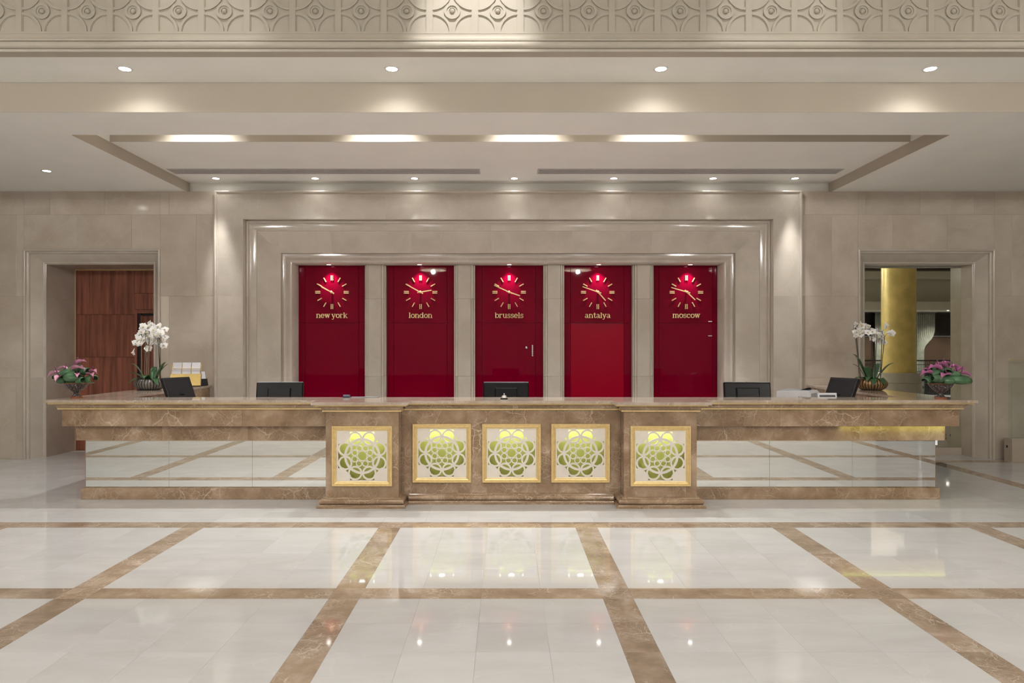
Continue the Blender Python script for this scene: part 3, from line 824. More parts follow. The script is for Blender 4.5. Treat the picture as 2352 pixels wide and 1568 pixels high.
# centre section
cu = thing('desk_center', 'brown marble desk front with three gold framed green lattice panels', 'desk section', (AX+.005, 7.5, 0))
xa_, xb2 = pcx[0]+phw+.001, pcx[1]-phw-.001
body_with_hole(cu, xa_, xb2, Yc, 7.70, 0, ZT-.0295, [-.6735, .0644, .795])
path = [(xa_+.08, Yc), (xb2-.08, Yc)]
strip_path(cu, 'plinth_moulding', 'desk_marble', path, pl_prof)
cornice(cu, [(xa_, Yc), (xb2, Yc)], 1, 1)
for c in (-.6735, .0644, .795): lattice_panel(cu, c, Yc)
# wings
for s_ in (-1, 1):
    e = WX0 if s_ < 0 else WX1
    inn = pcx[0]-phw-.001 if s_ < 0 else pcx[1]+phw+.001
    wg = thing('desk_wing', 'long mirrored desk wing under brown marble fascia, ' + ('on the wooden doorway side' if s_ < 0 else 'with a green glow under its fascia'), 'desk wing', ((e+inn)/2, 7.7, 0), group='mirrored desk wings')
    def bx(name, mt, xo, y0, y1, z0, z1, c=.003):
        x0, x1 = sorted((xo, inn)); return MB().cbox(x0, x1, y0, y1, z0, z1, c).build(name, mt, wg)
    bx('base', 'desk_marble', e-s_*.145, 7.55, 7.70, 0, .121)
    bx('inner_carcass', 'vent_dark', e-s_*.20, 7.62, 7.70, .121, .80)
    # mirror in sheets
    mx0, mx1 = sorted((e-s_*.165, inn)); nsh = 3
    for k in range(nsh):
        a = mx0+(mx1-mx0)*k/nsh; b = mx0+(mx1-mx0)*(k+1)/nsh
        MB().cbox(a+.0006, b-.0006, 7.60, 7.62, .122, .66, .001).build('mirror_sheet', 'mirror', wg)
    # fascia slabs
    for (yy, z0, z1, ins, cuts) in ((Yf, .804, ZT-.0295, 0, 3), (7.535, .642, .8035, .10, 3)):
        fx0, fx1 = sorted((e-s_*ins, inn))
        for k in range(cuts):
            a = fx0+(fx1-fx0)*k/cuts; b = fx0+(fx1-fx0)*(k+1)/cuts
            MB().cbox(a, b-.0006, yy, 7.70, z0, z1, .0015).build('fascia_slab', 'desk_marble', wg)
    # side return body running back to the wall
    xo0, xo1 = (WX0, RL1-.02) if s_ < 0 else (RR0+.02, WX1)
    cp = [(inn, Yf), (e, Yf), (e, 10.2)] if s_ > 0 else [(e, 10.2), (e, Yf), (inn, Yf)]
    cornice(wg, cp, 1 if s_ > 0 else 0, 1 if s_ < 0 else 0)
    MB().box(xo0, xo1, 7.70, 10.22, .66, ZT-.0295).box(xo0+.1 if s_ < 0 else xo0, xo1 if s_ < 0 else xo1-.1, 7.70, 10.22, 0, .66).build('return_body', 'desk_marble', wg)
    if s_ > 0:                              # yellow-green light strip tucked under the fascia
        MB().box(3.62, WX1-.12, 7.50, 7.515, .8005, .8035).build('light_strip', 'led_green', wg)
        lamp('light_strip_lamp', 'AREA', (4.25, 7.495, .799), .35, (.9, 1, .28), wg, (4.25, 7.56, .70), shape='RECTANGLE', size=1.25, size_y=.012)
        MB().box(WX1-.18, WX1-.105, 7.66, 7.72, .575, .645).build('white_box', 'white_glow', wg)  # small white box, its brightness put in as a faint glow

wt = thing('staff_worktop', 'low brown worktop behind the reception counter', 'worktop', (AX, 8.2, 0))
MB().box(RL1+.02, RR0-.02, 7.80, 8.80, .72, .76).build('top', 'wood', wt)
for x in (-4.2, -1.4, 1.5, 4.3): MB().box(x-.02, x+.02, 7.84, 8.76, 0, .72).build('support_panel', 'wood', wt)

# ------------------------------------------------------------------ things on the desk
def monitor(loc, rotz, label, w_=.53, h_=.33, tilt=-12, zc_=.31, back=True):
    m = thing('monitor', label, 'monitor', loc, rotz, group='black monitors behind the counter' if back else 'black touch screens on the desk returns')
    T = Matrix.Translation((0, 0, zc_)) @ Matrix.Rotation(math.radians(tilt), 4, 'X')
    def P(mb, name, mt, **k): mb.xform(T); return mb.build(name, mt, m, local=True, **k)
    if back:                               # -Y side is the back of the monitor
        P(MB().cbox(-w_/2, w_/2, -.035, .02, -h_/2, h_/2, .012), 'casing', 'black_plastic')
        P(MB().cbox(-w_/2+.005, w_/2-.005, -.022, .018, h_/2+.0005, h_/2+.009, .004), 'top_edge', 'silver')
        P(MB().box(-w_/2+.02, w_/2-.02, .0205, .022, -h_/2+.02, h_/2-.02), 'screen', 'screen_dark')
        P(MB().cbox(-.13, .13, -.06, -.0355, -.10, .10, .01), 'back_cover', 'black_plastic')
        P(MB().box(-.01, .01, -.01, .012, h_/2+.0095, h_/2+.013), 'webcam', 'black_plastic')
    else:
        P(MB().cbox(-w_/2, w_/2, -.012, .035, -h_/2, h_/2, .006), 'casing', 'charcoal_plastic')
        P(MB().box(-w_/2+.02, w_/2-.02, -.0135, -.0125, -h_/2+.02, h_/2-.025), 'screen', 'screen_dark')
        P(MB().cbox(-w_/2+.04, w_/2-.04, .035, .06, -h_/2+.05, h_/2-.05, .004), 'back_cover', 'charcoal_plastic')
    MB().box(-.03, .03, -.03, 0, .015, zc_-.02).build('neck', 'black_plastic', m, local=True)
    MB().box(-.11, .11, -.09, .10, 0, .015).build('stand_base', 'black_plastic', m, local=True)
    return m
ZW = .76
for pxx, rz, nm in ((643, .10, 'in front of the new york panel edge'), (1162.5, 0, 'behind the bell, in front of the brussels panel'), (1716, -.10, 'beside the moscow panel, next to the printer')):
    monitor(((pxx-VX)/F*8.12, 8.12, ZW), rz, 'black monitor seen from the back, '+nm)
monitor((-3.90, 8.36, ZW), math.radians(68), 'dark tilted touch screen beside the brochure rack', .40, .38, -24, .35, False)
monitor((4.01, 8.36, ZW), math.radians(-68), 'dark tilted touch screen beside the bronze orchid pot', .40, .38, -24, .345, False)

b = thing('service_bell', 'small chrome service bell on the countertop', 'bell', (-.014, 7.47, ZT))
MB().lathe([(0, 0), (.041, 0), (.041, .006), (.036, .010), (.0, .012)], n=32).build('base', 'black_plastic', b, smooth=True, local=True)
MB().lathe([(.036, .013), (.0365, .018), (.032, .030), (.022, .040), (.010, .0445), (.006, .045), (0, .045)], n=32).build('dome', 'chrome', b, smooth=True, local=True)
MB().lathe([(.004, .044), (.004, .054), (.007, .056), (.007, .060), (0, .062)], n=16).build('button', 'chrome', b, smooth=True, local=True)

sm = thing('small_device', 'small blue grey device at the back edge of the countertop', 'device', (-1.765, 7.74, ZT))
MB().cbox(-.035, .035, -.025, .025, .004, .028, .005).build('body', 'blue_grey_plastic', sm, local=True)
MB().box(-.037, .037, -.027, .027, 0, .004).build('base', 'black_plastic', sm, local=True)
fo = thing('folder', 'thin dark folder lying at the back edge of the countertop', 'folder', (-1.56, 7.735, ZT))
MB().box(-.155, .155, -.035, .035, 0, .002).build('cover', 'charcoal_plastic', fo, local=True)
MB().box(-.150, .150, -.033, .033, .002, .006).build('pages', 'grey_plastic', fo, local=True)

pr_ = thing('printer', 'white office printer behind the counter', 'printer', (3.57, 8.50, ZW), math.radians(-40))
MB().prism([(-.2, .0), (.2, 0), (.2, .34), (.17, .37), (-.2, .355)], -.17, .17).build('body', 'white_plastic', pr_, local=True)
MB().box(-.16, .15, -.13, .13, .357, .374).build('top_tray', 'grey_plastic', pr_, local=True)
MB().prism([(.02, .37), (.14, .37), (.13, .40)], -.06, .06).build('paper_lever', 'black_plastic', pr_, local=True)
MB().box(-.201, -.2, -.08, .08, .25, .31).build('control_panel', 'grey_plastic', pr_, local=True)
mb = MB()
for k in range(5): mb.box(.06+k*.02, .068+k*.02, -.1715, -.169, .22, .30)
mb.build('vent_slits', 'black_plastic', pr_, local=True)
MB().box(.10, .16, -.172, -.169, .12, .2).build('side_door', 'grey_plastic', pr_, local=True)

td = thing('tabletop_display', 'white framed tabletop display between the printer and the touch screen', 'display', (3.70, 8.0, ZW), math.radians(-4))
T = Matrix.Translation((0, 0, .25)) @ Matrix.Rotation(math.radians(-14), 4, 'X')
mb = MB().box(-.105, .105, -.012, .012, .09, .115).box(-.105, .105, -.012, .012, -.115, -.09).box(-.105, -.088, -.012, .012, -.09, .09).box(.088, .105, -.012, .012, -.09, .09)
mb.xform(T).build('frame', 'white_plastic', td, local=True)
MB().box(-.088, .088, -.004, .004, -.09, .09).xform(T).build('screen', 'screen_dark', td, local=True)
MB().prism([(-.02, 0), (.02, 0), (.02, .15), (-.02, .15)], -.01, .02).build('stand', 'white_plastic', td, local=True)
MB().box(-.08, .08, -.07, .07, 0, .008).build('stand_base', 'white_plastic', td, local=True)

# brochure rack
bl = (-4.50, 9.80, ZT+.008); brz = math.radians(14)
br = thing('brochure_rack', 'polished gold brochure rack standing against the marble wall', 'brochure rack', bl, brz)
TR = Matrix.Rotation(math.radians(-14), 4, 'X')
MB().prism([(-.20, 0), (.20, 0), (.19, .33), (-.19, .33)], .02, .028).xform(TR).build('back_board', 'brass_sheet', br, local=True)
MB().prism([(-.20, 0), (.20, 0), (.195, .17), (-.195, .17)], -.035, -.030).xform(TR).build('front_panel', 'brass_sheet', br, local=True)
MB().box(-.2, .2, -.035, .028, 0, .006).xform(TR).build('bottom_shelf', 'brass_sheet', br, local=True)
for x in (-.2, .195): MB().box(x, x+.005, -.03, .028, 0, .18).xform(TR).build('side_panel', 'brass_sheet', br, local=True)
MB().tube([(-.185, -.012, .255), (.185, -.012, .255)], .004).xform(TR).build('retaining_bar', 'brass', br, local=True)
for x in (-.062, .062): MB().tube([(x, -.012, .17), (x, -.012, .255)], .003).xform(TR).build('divider_rod', 'brass', br, local=True)
MB().box(-.05, .05, .028, .16, 0, .004).build('foot', 'brass_sheet', br, local=True)
for row, (z0, z1, yy) in enumerate(((.17, .345, .012), (.10, .25, -.005))):
    for k, x in enumerate((-.124, 0, .124)):
        c = thing('brochure', ('white printed brochure in the upper tier of the gold rack, ', 'white brochure in the lower tier of the gold rack, ')[row]+('on the orchid side', 'in the middle', 'on the portal side')[k], 'brochure', bl, brz, group=('brochures in the upper tier', 'brochures in the lower tier')[row])
        MB().box(x-.056, x+.056, yy, yy+.004, z0, z1).xform(TR).build('cover', 'paper', c, local=True)
        MB().box(x-.056, x+.056, yy+.004, yy+.007, z0, z1-.003).xform(TR).build('pages', 'white_plastic', c, local=True)
lf = thing('leaflet_holder', 'slim dark leaflet holder beside the gold brochure rack', 'leaflet holder', (-4.345, 10.02, ZT), math.radians(60))
MB().prism([(-.06, 0), (.06, 0), (.06, .20), (-.06, .23)], 0, .005).xform(TR).build('back', 'charcoal_plastic', lf, local=True)
MB().box(-.06, .06, -.03, 0, 0, .10).xform(TR).build('pocket', 'charcoal_plastic', lf, local=True)
MB().box(-.05, .05, -.012, -.008, .02, .21).xform(TR).build('leaflet', 'paper', lf, local=True)

# ------------------------------------------------------------------ plants
def ribbon_leaf(parent, name, mt, base, dirv, L, W, rise, droop, nseg=10, fold=.25, thick=.0025):
    """strap leaf: starts at base, heads along dirv (horizontal) rising then drooping"""
    d = Vector(dirv); d.z = 0; d.normalize(); side = Vector((-d.y, d.x, 0)); vs_ = []
    for i in range(nseg+1):
        t_ = i/nseg
        c = Vector(base)+d*(L*t_)+Vector((0,0,rise*math.sin(t_*PI*.62)-droop*t_*t_))
        wd = W*(math.sin(PI*min(1, .14+t_*.86))**.65)*.5
        if i == nseg: wd = .0015
        up = Vector((0,0,1))
        for e, h in ((-1, fold), (-.5, fold*.4), (0, 0), (.5, fold*.4), (1, fold)):
            vs_.append(c+side*(wd*e)+up*(wd*h))
    fs = [(i*5+q, i*5+q+1, (i+1)*5+q+1, (i+1)*5+q) for i in range(nseg) for q in range(4)]
    o = MB().add(vs_, fs).build(name, mt, parent, smooth=True, local=True)
    md = o.modifiers.new('thickness', 'SOLIDIFY'); md.thickness = thick
    return o
def flower_mesh():
    mb = MB()
    def petal(ang, L, W, cup):
        vs_ = []; n = 6
        for i in range(n+1):
            t_ = i/n; wd = W*math.sin(PI*min(1, .12+.88*t_)**.9)*.5 if i < n else .003
            for e in (-1, 0, 1):
                x, z = e*wd, L*t_
                y = -cup*(t_-.2)**2+abs(e)*.004
                vs_.append((x*math.cos(ang)+z*math.sin(ang), y, -x*math.sin(ang)+z*math.cos(ang)))
        mb.add(vs_, [(i*3+q, i*3+q+1, (i+1)*3+q+1, (i+1)*3+q) for i in range(n) for q in range(2)])
    for a in (82, -82): petal(math.radians(a), .042, .052, .012)
    for a in (0, 142, -142): petal(math.radians(a), .038, .030, -.012)
    mb.lathe([(0, -.002), (.006, .0), (.008, .008), (.005, .016), (0, .020)], n=8, mi=1)
    nv = len(mb.v)
    for i in range(nv-40, nv):
        x, y, z = mb.v[i]; mb.v[i] = (x, -z-.002, y-.006)
    return mb.mesh('flower', ['petal_white', 'petal_lip'], smooth=True)
FM = flower_mesh()
def orchid(loc, label, pot_mat, flowers, stems, leaves, scp, c0, depth_seed, lean=0):
    o = thing('potted_orchid', label, 'orchid', loc, group='white orchids on the desk returns')
    R = .19
    prof = [(.10, 0), (.125, .004), (.165, .03), (R, .072), (R*.985, .10), (R*.90, .128), (R*.80, .143), (R*.74, .146), (R*.70, .140), (R*.70, .10)]
    MB().lathe(prof, n=128, cap=False, rib=.014, ribn=32).build('pot', pot_mat, o, smooth=True, local=True)
    MB().lathe([(0, .001), (.10, .001)], n=32, cap=False).build('pot_base', 'dark_glaze', o, local=True)
    MB().lathe([(R*.72, .115), (R*.4, .125), (0, .13)], n=32, cap=False).build('bark_soil', 'bark', o, smooth=True, local=True)
    rnd = random.Random(depth_seed)
    k = scp
    tops = []
    for (xb, xt, yt, mt) in stems:
        bx_ = Vector(((xb-c0[0])*k, rnd.uniform(-.06, .06), .12)); tx = Vector(((xt-c0[0])*k, rnd.uniform(-.07, .07), (c0[1]-yt)*k))
        mid = (bx_+tx)/2+Vector((lean*.02, 0, 0))
        MB().tube([bx_, (bx_*.75+mid*.25), mid, (mid*.4+tx*.6), tx], .0042, 6).build('stem', mt, o, local=True, smooth=True)
        tops.append(tx)
    for (fx, fy) in flowers:
        p = Vector(((fx-c0[0])*k, rnd.uniform(-.09, .09), (c0[1]-fy)*k))
        f = bpy.data.objects.new('flower', FM); C.objects.link(f); f.parent = o
        f.location = p; s_ = rnd.uniform(1.15, 1.4); f.scale = (s_, s_, s_)
        f.rotation_euler = (rnd.uniform(-.5, .25), rnd.uniform(-.5, .5), rnd.uniform(-.9, .9))
        # arching spray twig from the nearest stem top
        q = min(tops, key=lambda t_: (t_-p).length)
        if (q-p).length > .03:
            m_ = (p+q)/2+Vector((0, 0, .02))
            MB().tube([q, m_, p+Vector((0, .006, 0))], .0018, 5).build('twig', 'stem_dark', o, local=True)
    for (bx_, by, dx, dy, L, W, rise, droop) in leaves:
        ribbon_leaf(o, 'leaf', 'leaf_green', (bx_, by, .125), (dx, dy, 0), L*1.1, W*1.4, rise, droop)
    return o
F1 = [(230,495),(252,655),(245,390),(300,370),(310,240),(350,300),(390,210),(430,170),(470,205),(515,205),(440,290),(480,310),(400,365),(450,380),(490,400),(350,510),(430,455),(470,490),(460,590),(560,245),(595,265),(540,340),(560,390),(640,205),(650,295),(660,360),(705,260),(725,330),(700,390),(735,440),(680,535),(590,470),(285,330),(380,440),(330,270),(340,430)]
St1 = [(370,330,330,'stem_tan'),(395,400,300,'stem_tan'),(430,440,330,'stem_tan'),(450,445,230,'stem_tan'),(475,500,250,'stem_tan'),(615,618,230,'stem_dark'),(640,648,330,'stem_dark'),(660,650,420,'stem_dark')]
Lv1 = [(-.06,0,-1,-.15,.20,.055,.09,-.02),(-.05,-.02,-1,-.3,.16,.06,.17,-.06),(.03,-.04,.75,-.7,.20,.06,.06,.11),(.05,.02,.6,.2,.14,.07,.12,-.10),(.02,.03,-.2,.6,.13,.06,.13,-.05),(0,-.05,.15,-1,.15,.06,.09,.05),(.07,.0,1,-.1,.13,.05,.16,-.09),(-.04,-.06,-.7,-.8,.18,.055,.06,.09)]
orchid((px(345, 895, 9.11).x, 9.11, ZT), 'tall white orchid with drooping sprays in a pewter ribbed pot', 'pewter_ribbed', F1, St1, Lv1, 9.11/F/7.468, (487, 1300), 3)
F2 = [(310,410),(350,355),(380,330),(400,235),(440,210),(470,240),(430,395),(470,365),(500,400),(500,340),(545,360),(580,310),(610,240),(645,260),(590,290),(670,345),(720,330),(745,360),(700,470),(760,440),(790,395),(850,330),(870,380),(850,430),(910,370),(925,245),(850,520),(950,540),(1025,375),(890,450),(415,215),(820,360)]
St2 = [(490,400,270,'stem_dark'),(505,425,330,'stem_dark'),(480,415,400,'stem_dark'),(710,660,350,'stem_dark'),(715,690,420,'stem_dark'),(770,740,400,'stem_dark'),(840,900,430,'stem_dark'),(850,890,350,'stem_dark')]
Lv2 = [(-.05,-.02,-1,-.35,.22,.06,.06,.04),(-.04,.02,-.8,.1,.17,.075,.24,-.12),(-.02,-.05,-.35,-1,.16,.065,.06,.11),(.03,-.05,.2,-1,.15,.065,.07,.12),(.05,0,1,-.2,.20,.055,.16,-.08),(.0,.04,.1,.8,.14,.06,.14,-.04),(.04,.03,.5,.4,.13,.055,.15,-.08),(-.03,-.03,-.8,-.9,.15,.06,.08,.08),(-.05,.03,-.9,.5,.15,.06,.16,-.06)]
orchid((px(2002, 895.5, 9.08).x, 9.08, ZT), 'white orchid with spreading sprays in a bronze ribbed pot', 'bronze_ribbed', F2, St2, Lv2, 9.08/F/8.25, (680, 1450), 5)

def spathe_mesh():
    mb = MB(); vs_ = []; nu, nv_ = 8, 6
    L, W = .085, .062
    for i in range(nu+1):
        t_ = i/nu
        wd = W*(.5*math.sin(PI*min(1, t_*1.0+.10)**.75)) if i < nu else .001
        for j in range(nv_+1):
            e = -1+2*j/nv_
            notch = -.014*abs(e)*(1-t_)**3
            vs_.append((e*wd, L*t_+notch, .022*e*e*math.sin(PI*t_)-.020*t_*t_+.008*math.sin(PI*t_)))
    k = nv_+1
    mb.add(vs_, [(i*k+q, i*k+q+1, (i+1)*k+q+1, (i+1)*k+q) for i in range(nu) for q in range(nv_)])
    return mb.mesh('spathe', 'spathe_pink', smooth=True)
SM = spathe_mesh(); SMP = SM.copy(); SMP.materials.clear(); SMP.materials.append(M['spathe_pale'])
SP = MB().tube([(0, .01, 0), (0, .016, .02), (0, .022, .042), (0, .024, .056)], .0048, 8, r2=.0025).mesh('spadix', 'spadix', smooth=True)
def anthurium(loc, label, spathes, rolls, seed):
    o = thing('anthurium_bowl', label, 'flower bowl', loc, group='anthurium bowls at the counter ends')
    rnd = random.Random(seed)
    def L_(pr): return [(r*.86, z) for r, z in pr]
    MB().lathe(L_([(0, 0), (.066, 0), (.068, .004), (.068, .014), (.060, .018), (0, .018)]), n=32).build('foot', 'terracotta', o, smooth=False, local=True)
    MB().lathe(L_([(.055, .018), (.045, .026), (.032, .042), (.030, .055), (.040, .066), (.07, .085), (.105, .112), (.130, .140), (.141, .160)]), n=40, cap=False).build('bowl', 'speckled_glaze', o, smooth=True, local=True)
    MB().lathe(L_([(.141, .160), (.144, .164), (.142, .168), (.136, .166), (.128, .145)]), n=40, cap=False).build('rim', 'terracotta', o, smooth=True, local=True)
    mb = MB().lathe([(.11, .150), (.115, .19), (.10, .222), (.06, .245), (0, .252)], n=28, cap=False)
    mb.build('foliage_mound', 'leaf_green', o, smooth=True, local=True)
    for (x, y, z, L, R, yaw, pit, roll) in rolls:      # leaves rolled into loops
        vs_ = []; n = 18; m_ = 6
        for i in range(m_+1):
            t_ = i/m_
            for j in range(n+1):
                a = math.radians(-40+310*j/n); rr = R*(1+.18*j/n)*(.82+.36*math.sin(PI*t_))
                vs_.append((L*(t_-.5), rr*math.cos(a)*1.15, rr*math.sin(a)*.82))
        fs = [(i*(n+1)+q, i*(n+1)+q+1, (i+1)*(n+1)+q+1, (i+1)*(n+1)+q) for i in range(m_) for q in range(n)]
        mb = MB().add(vs_, fs)
        mb.xform(Matrix.Translation((x, y, z)) @ Matrix.Rotation(yaw, 4, 'Z') @ Matrix.Rotation(pit, 4, 'Y') @ Matrix.Rotation(roll, 4, 'X'))
        ob = mb.build('rolled_leaf', 'leaf_roll', o, smooth=True, local=True)
        md = ob.modifiers.new('thickness', 'SOLIDIFY'); md.thickness = .002
    for (x, y, z, yaw, pit, sc) in spathes:            # yaw: heading of the tip, pit: upward angle
        f = bpy.data.objects.new('spathe', SMP if seed == 11 else SM); C.objects.link(f); f.parent = o
        f.location = (x, y, z); f.rotation_mode = 'XYZ'
        f.rotation_euler = (pit, 0, yaw); f.scale = (sc, sc, sc)
        g = bpy.data.objects.new('spadix', SP); C.objects.link(g); g.parent = f
        MB().tube([(x*.3, y*.3, .2), (x*.7, y*.7, (z+.21)/2+.02), (x, y, z)], .003, 6).build('flower_stem', 'stem_dark', o, local=True)
    return o
def crop(cx, by, sc, Y):                     # crop pixel -> local x,z
    k = Y/F/sc
    return lambda x, y: ((x-cx)*k, (by-y)*k)
q1 = crop(910, 1385, 12.06, 7.66)
D = PI/2                                      # yaw so that the tip points: 0=+Y(back) D=-X  -D=+X  PI=-Y(front)
def sp_list(q, rows):
    out = []
    for (x, y, yy, yaw, pit, sc) in rows:
        a, z = q(x, y); out.append((a, yy, z, yaw, pit, sc))
    return out
def rl_list(q, rows):
    out = []
    for (x, y, yy, L, R, yaw, pit, roll) in rows:
        a, z = q(x, y); out.append((a, yy, z, L, R, yaw, pit, roll))
    return out
S1 = sp_list(q1, [(985,450,-.02,-D-.2,.45,1.35),(930,610,-.07,-D-.15,.22,1.75),(740,590,-.06,D+.2,.25,1.15),(520,710,-.05,D+.1,-.12,1.6),(690,760,-.13,PI-.2,-.6,1.25),(1110,700,-.12,PI+.6,-.5,.95),(1340,640,-.02,-D-.3,-.1,1.1),(1330,720,-.06,-D-.5,-.2,1.25)])
Rl1 = rl_list(q1, [(980,800,-.12,.15,.042,.1,.05,.3),(760,670,-.08,.16,.036,.15,-.3,.2),(920,560,-.03,.13,.035,.1,-.25,.3),(470,830,-.05,.09,.035,.9,0,.2),(1400,850,-.04,.10,.045,-.6,0,.2),(620,880,-.10,.10,.036,.5,.1,0),(1180,880,-.11,.10,.034,-.4,-.1,.4),(700,640,.03,.12,.04,.3,0,0),(1080,640,.03,.12,.04,-.3,0,0),(900,720,-.10,.10,.035,-.1,.1,1.2)])
anthurium((px(175.5, 913.5, 7.664).x, 7.664, ZT), 'footed speckled bowl of pale pink anthuriums and rolled leaves by the wooden doorway end', S1, Rl1, 11)
q2 = crop(855, 1410, 12.06, 7.56)
S2 = sp_list(q2, [(895,530,-.05,D+.15,.3,1.6),(910,480,0,-D,.35,1.2),(700,590,-.07,D+.2,.2,1.7),(490,650,-.04,D-.1,.5,.9),(490,720,-.06,D+.2,.05,1.6),(860,740,-.13,D+.35,-.2,1.45),(1090,560,-.03,-D-.1,.25,1.2),(1190,690,-.05,-D-.1,.5,1.5),(1230,740,-.08,-D-.3,.0,1.55)])
Rl2 = rl_list(q2, [(1180,880,-.12,.22,.040,-.05,.05,.3),(640,840,-.11,.17,.038,.1,.08,.3),(400,880,-.05,.10,.034,.5,-.25,.2),(850,880,-.13,.12,.036,0,0,.6),(1480,880,-.04,.10,.034,-.5,.3,.2),(600,690,-.05,.13,.036,.3,-.35,.3),(1090,720,-.08,.12,.032,0,0,.3),(930,680,-.06,.10,.045,1.2,0,.3),(990,610,-.0,.10,.036,0,.1,.3),(1350,840,-.07,.11,.034,-.3,.1,.2),(760,640,.02,.12,.04,.2,0,0)])
anthurium((px(2160.5, 915, 7.56).x, 7.56, ZT), 'footed speckled bowl of magenta anthuriums and rolled leaves by the mirrored doorway end', S2, Rl2, 12)

# ------------------------------------------------------------------ doorway fillings
YD = 11.15
wp = struct('wall_recess', (DL, YD, 0), 'dark red brown wood panelling inside the doorway recess')
xs = [DL-IW, px(204.6, 0, YD).x, px(309, 0, YD).x]
zs = [0, px(0, 918, YD).z, px(0, 820, YD).z, px(0, 722, YD).z, IZ]
for i in range(2):
    for j in range(4):
        MB().cbox(xs[i]+.0015, xs[i+1]-.0015, YD, YD+.03, zs[j]+.0015, zs[j+1]-.0015, .002).build('wood_panel', 'wood', wp)
zt0, zt1 = px(0, 711, YD).z, px(0, 673.5, YD).z
MB().cbox(xs[2]+.0015, DL+IW, YD, YD+.03, zt1+.0015, IZ, .002).build('wood_panel', 'wood', wp)
MB().cbox(xs[2]+.0015, DL+IW, YD, YD+.03, zt0+.0015, zt1-.0015, .002).build('wood_panel', 'wood', wp)
MB().box(DL-IW, DL+IW, YD+.03, YD+.2, 0, IZ).build('panel_backing', 'charcoal_plastic', wp)
MB().box(DL-IW, DL-IW+.012, YD-.004, YD, 0, IZ).box(DL-IW+.012, DL+IW, YD-.004, YD, IZ-.012, IZ).build('edge_strip', 'brass', wp)
dw = struct('door_1', (DL+.4, YD, 0), 'dark wooden door in a stepped frame inside the recess')
x2 = xs[2]
MB().cbox(x2+.002, x2+.05, YD-.015, YD+.03, 0, zt0-.002, .003).cbox(x2+.05, DL+IW, YD-.015, YD+.03, zt0-.06, zt0-.002, .003).build('door_frame', 'wood', dw)
MB().box(x2+.05, x2+.10, YD+.004, YD+.029, 0, zt0-.061).build('dark_jamb', 'charcoal_plastic', dw)  # recessed dark jamb between the frame steps
MB().cbox(x2+.10, x2+.13, YD-.008, YD+.029, 0, zt0-.09, .003).build('door_frame', 'wood', dw)
MB().cbox(x2+.13, DL+IW, YD+.005, YD+.029, .01, zt0-.10, .003).build('door_leaf', 'wood', dw)
hd = MB().tube([(x2+.22, YD+.0, 1.05), (x2+.22, YD-.04, 1.05), (x2+.30, YD-.045, 1.05)], .008); hd.build('door_handle', 'brass', dw, smooth=True)

YM = 10.70
mr = thing('recess_mirror', 'tall mirror filling the marble doorway recess', 'mirror', (DR, YM, 0))
for k in range(2):
    a = DR-IW+.002+k*IW
    pass
MB().cbox(DR-IW+.001, DR+IW-.001, YM, YM+.01, .112, IZ-.022, .001).build('glass', 'mirror_tinted', mr)
MB().box(DR-IW+.001, DR+IW-.001, YM+.01, YM+.03, .0, IZ-.001).build('backing', 'charcoal_plastic', mr)
MB().cbox(DR-IW+.001, DR+IW-.001, YM-.012, YM+.009, IZ-.021, IZ-.001, .002).build('top_clip_rail', 'silver', mr)
tag(MB().cbox(DR-IW+.001, DR+IW-.001, YM-.02, YM+.0, 0, .112, .002).build('baseboard_recess', 'wall_marble', origin=(DR, YM, 0)), kind='structure')

# glass screen beside the mirrored doorway
gs = thing('glass_screen', 'clear glass screen with a brass top edge rising from a beige stone block', 'glass screen', (8.0, 10.05, 0))
MB().cbox(7.245, 8.9, 9.96, 10.12, 0, .343, .004).build('stone_block', 'wall_marble', gs)
MB().box(7.26, 8.85, 10.045, 10.055, .3435, 1.468).build('glass_pane', 'clear_glass', gs)
MB().box(7.26, 8.85, 10.042, 10.058, 1.468, 1.478).build('top_rail', 'brass', gs)
MB().box(7.2395, 7.2445, 10.05, 10.07, .20, .235).build('socket', 'black_plastic', gs)

# ------------------------------------------------------------------ the lobby behind, seen in the doorway mirror
def mir(x, y, D_):                            # photograph pixel seen in the doorway mirror at path length D_
    p = px(x, y, D_); return Vector((p.x, 2*YM-D_, p.z))
cpt = mir(2064, 855, 17.5)
gc = thing('gold_column', 'round gold lobby column on a banded stone pedestal', 'column', (cpt.x, cpt.y, 0))
MB().lathe([(.39, cpt.z), (.39, 4.2), (.385, 6.5)], (cpt.x, cpt.y, 0), 48).build('shaft', 'gold_column_metal', gc, auto=30)
for k in range(4):
    z0 = cpt.z*k/4
    MB().lathe([(.50, z0+.004), (.508, z0+.012), (.508, z0+cpt.z/4-.012), (.50, z0+cpt.z/4-.001)], (cpt.x, cpt.y, 0), 48).build('pedestal_course', 'portal_marble', gc, auto=30)
DB = 24.0
YBk = 2*YM-DB
wx0, wx1 = 9.5, 17.9
zw0, zw1 = 1.0, 2.86
wn_ = struct('window_1', (13, YBk, 0), 'dark night window with brown blinds')
MB().box(wx0, wx1, YBk-.06, YBk-.05, 0, zw1).build('pane', 'night_glass', wn_)
zm = mir(0, 772, DB).z
MB().box(wx0, wx1, YBk-.05, YBk-.045, .9, zm-.03).build('blind', 'brown_blind', wn_)
MB().box(wx0, wx1, YBk-.05, YBk-.02, zm-.015, zm+.015).build('mullion', 'silver', wn_)
for x in (10.6, 13.4, 14.2, 16.6): MB().box(x-.05, x+.05, YBk-.05, YBk, 0, zw1).build('mullion', 'vent_dark', wn_)
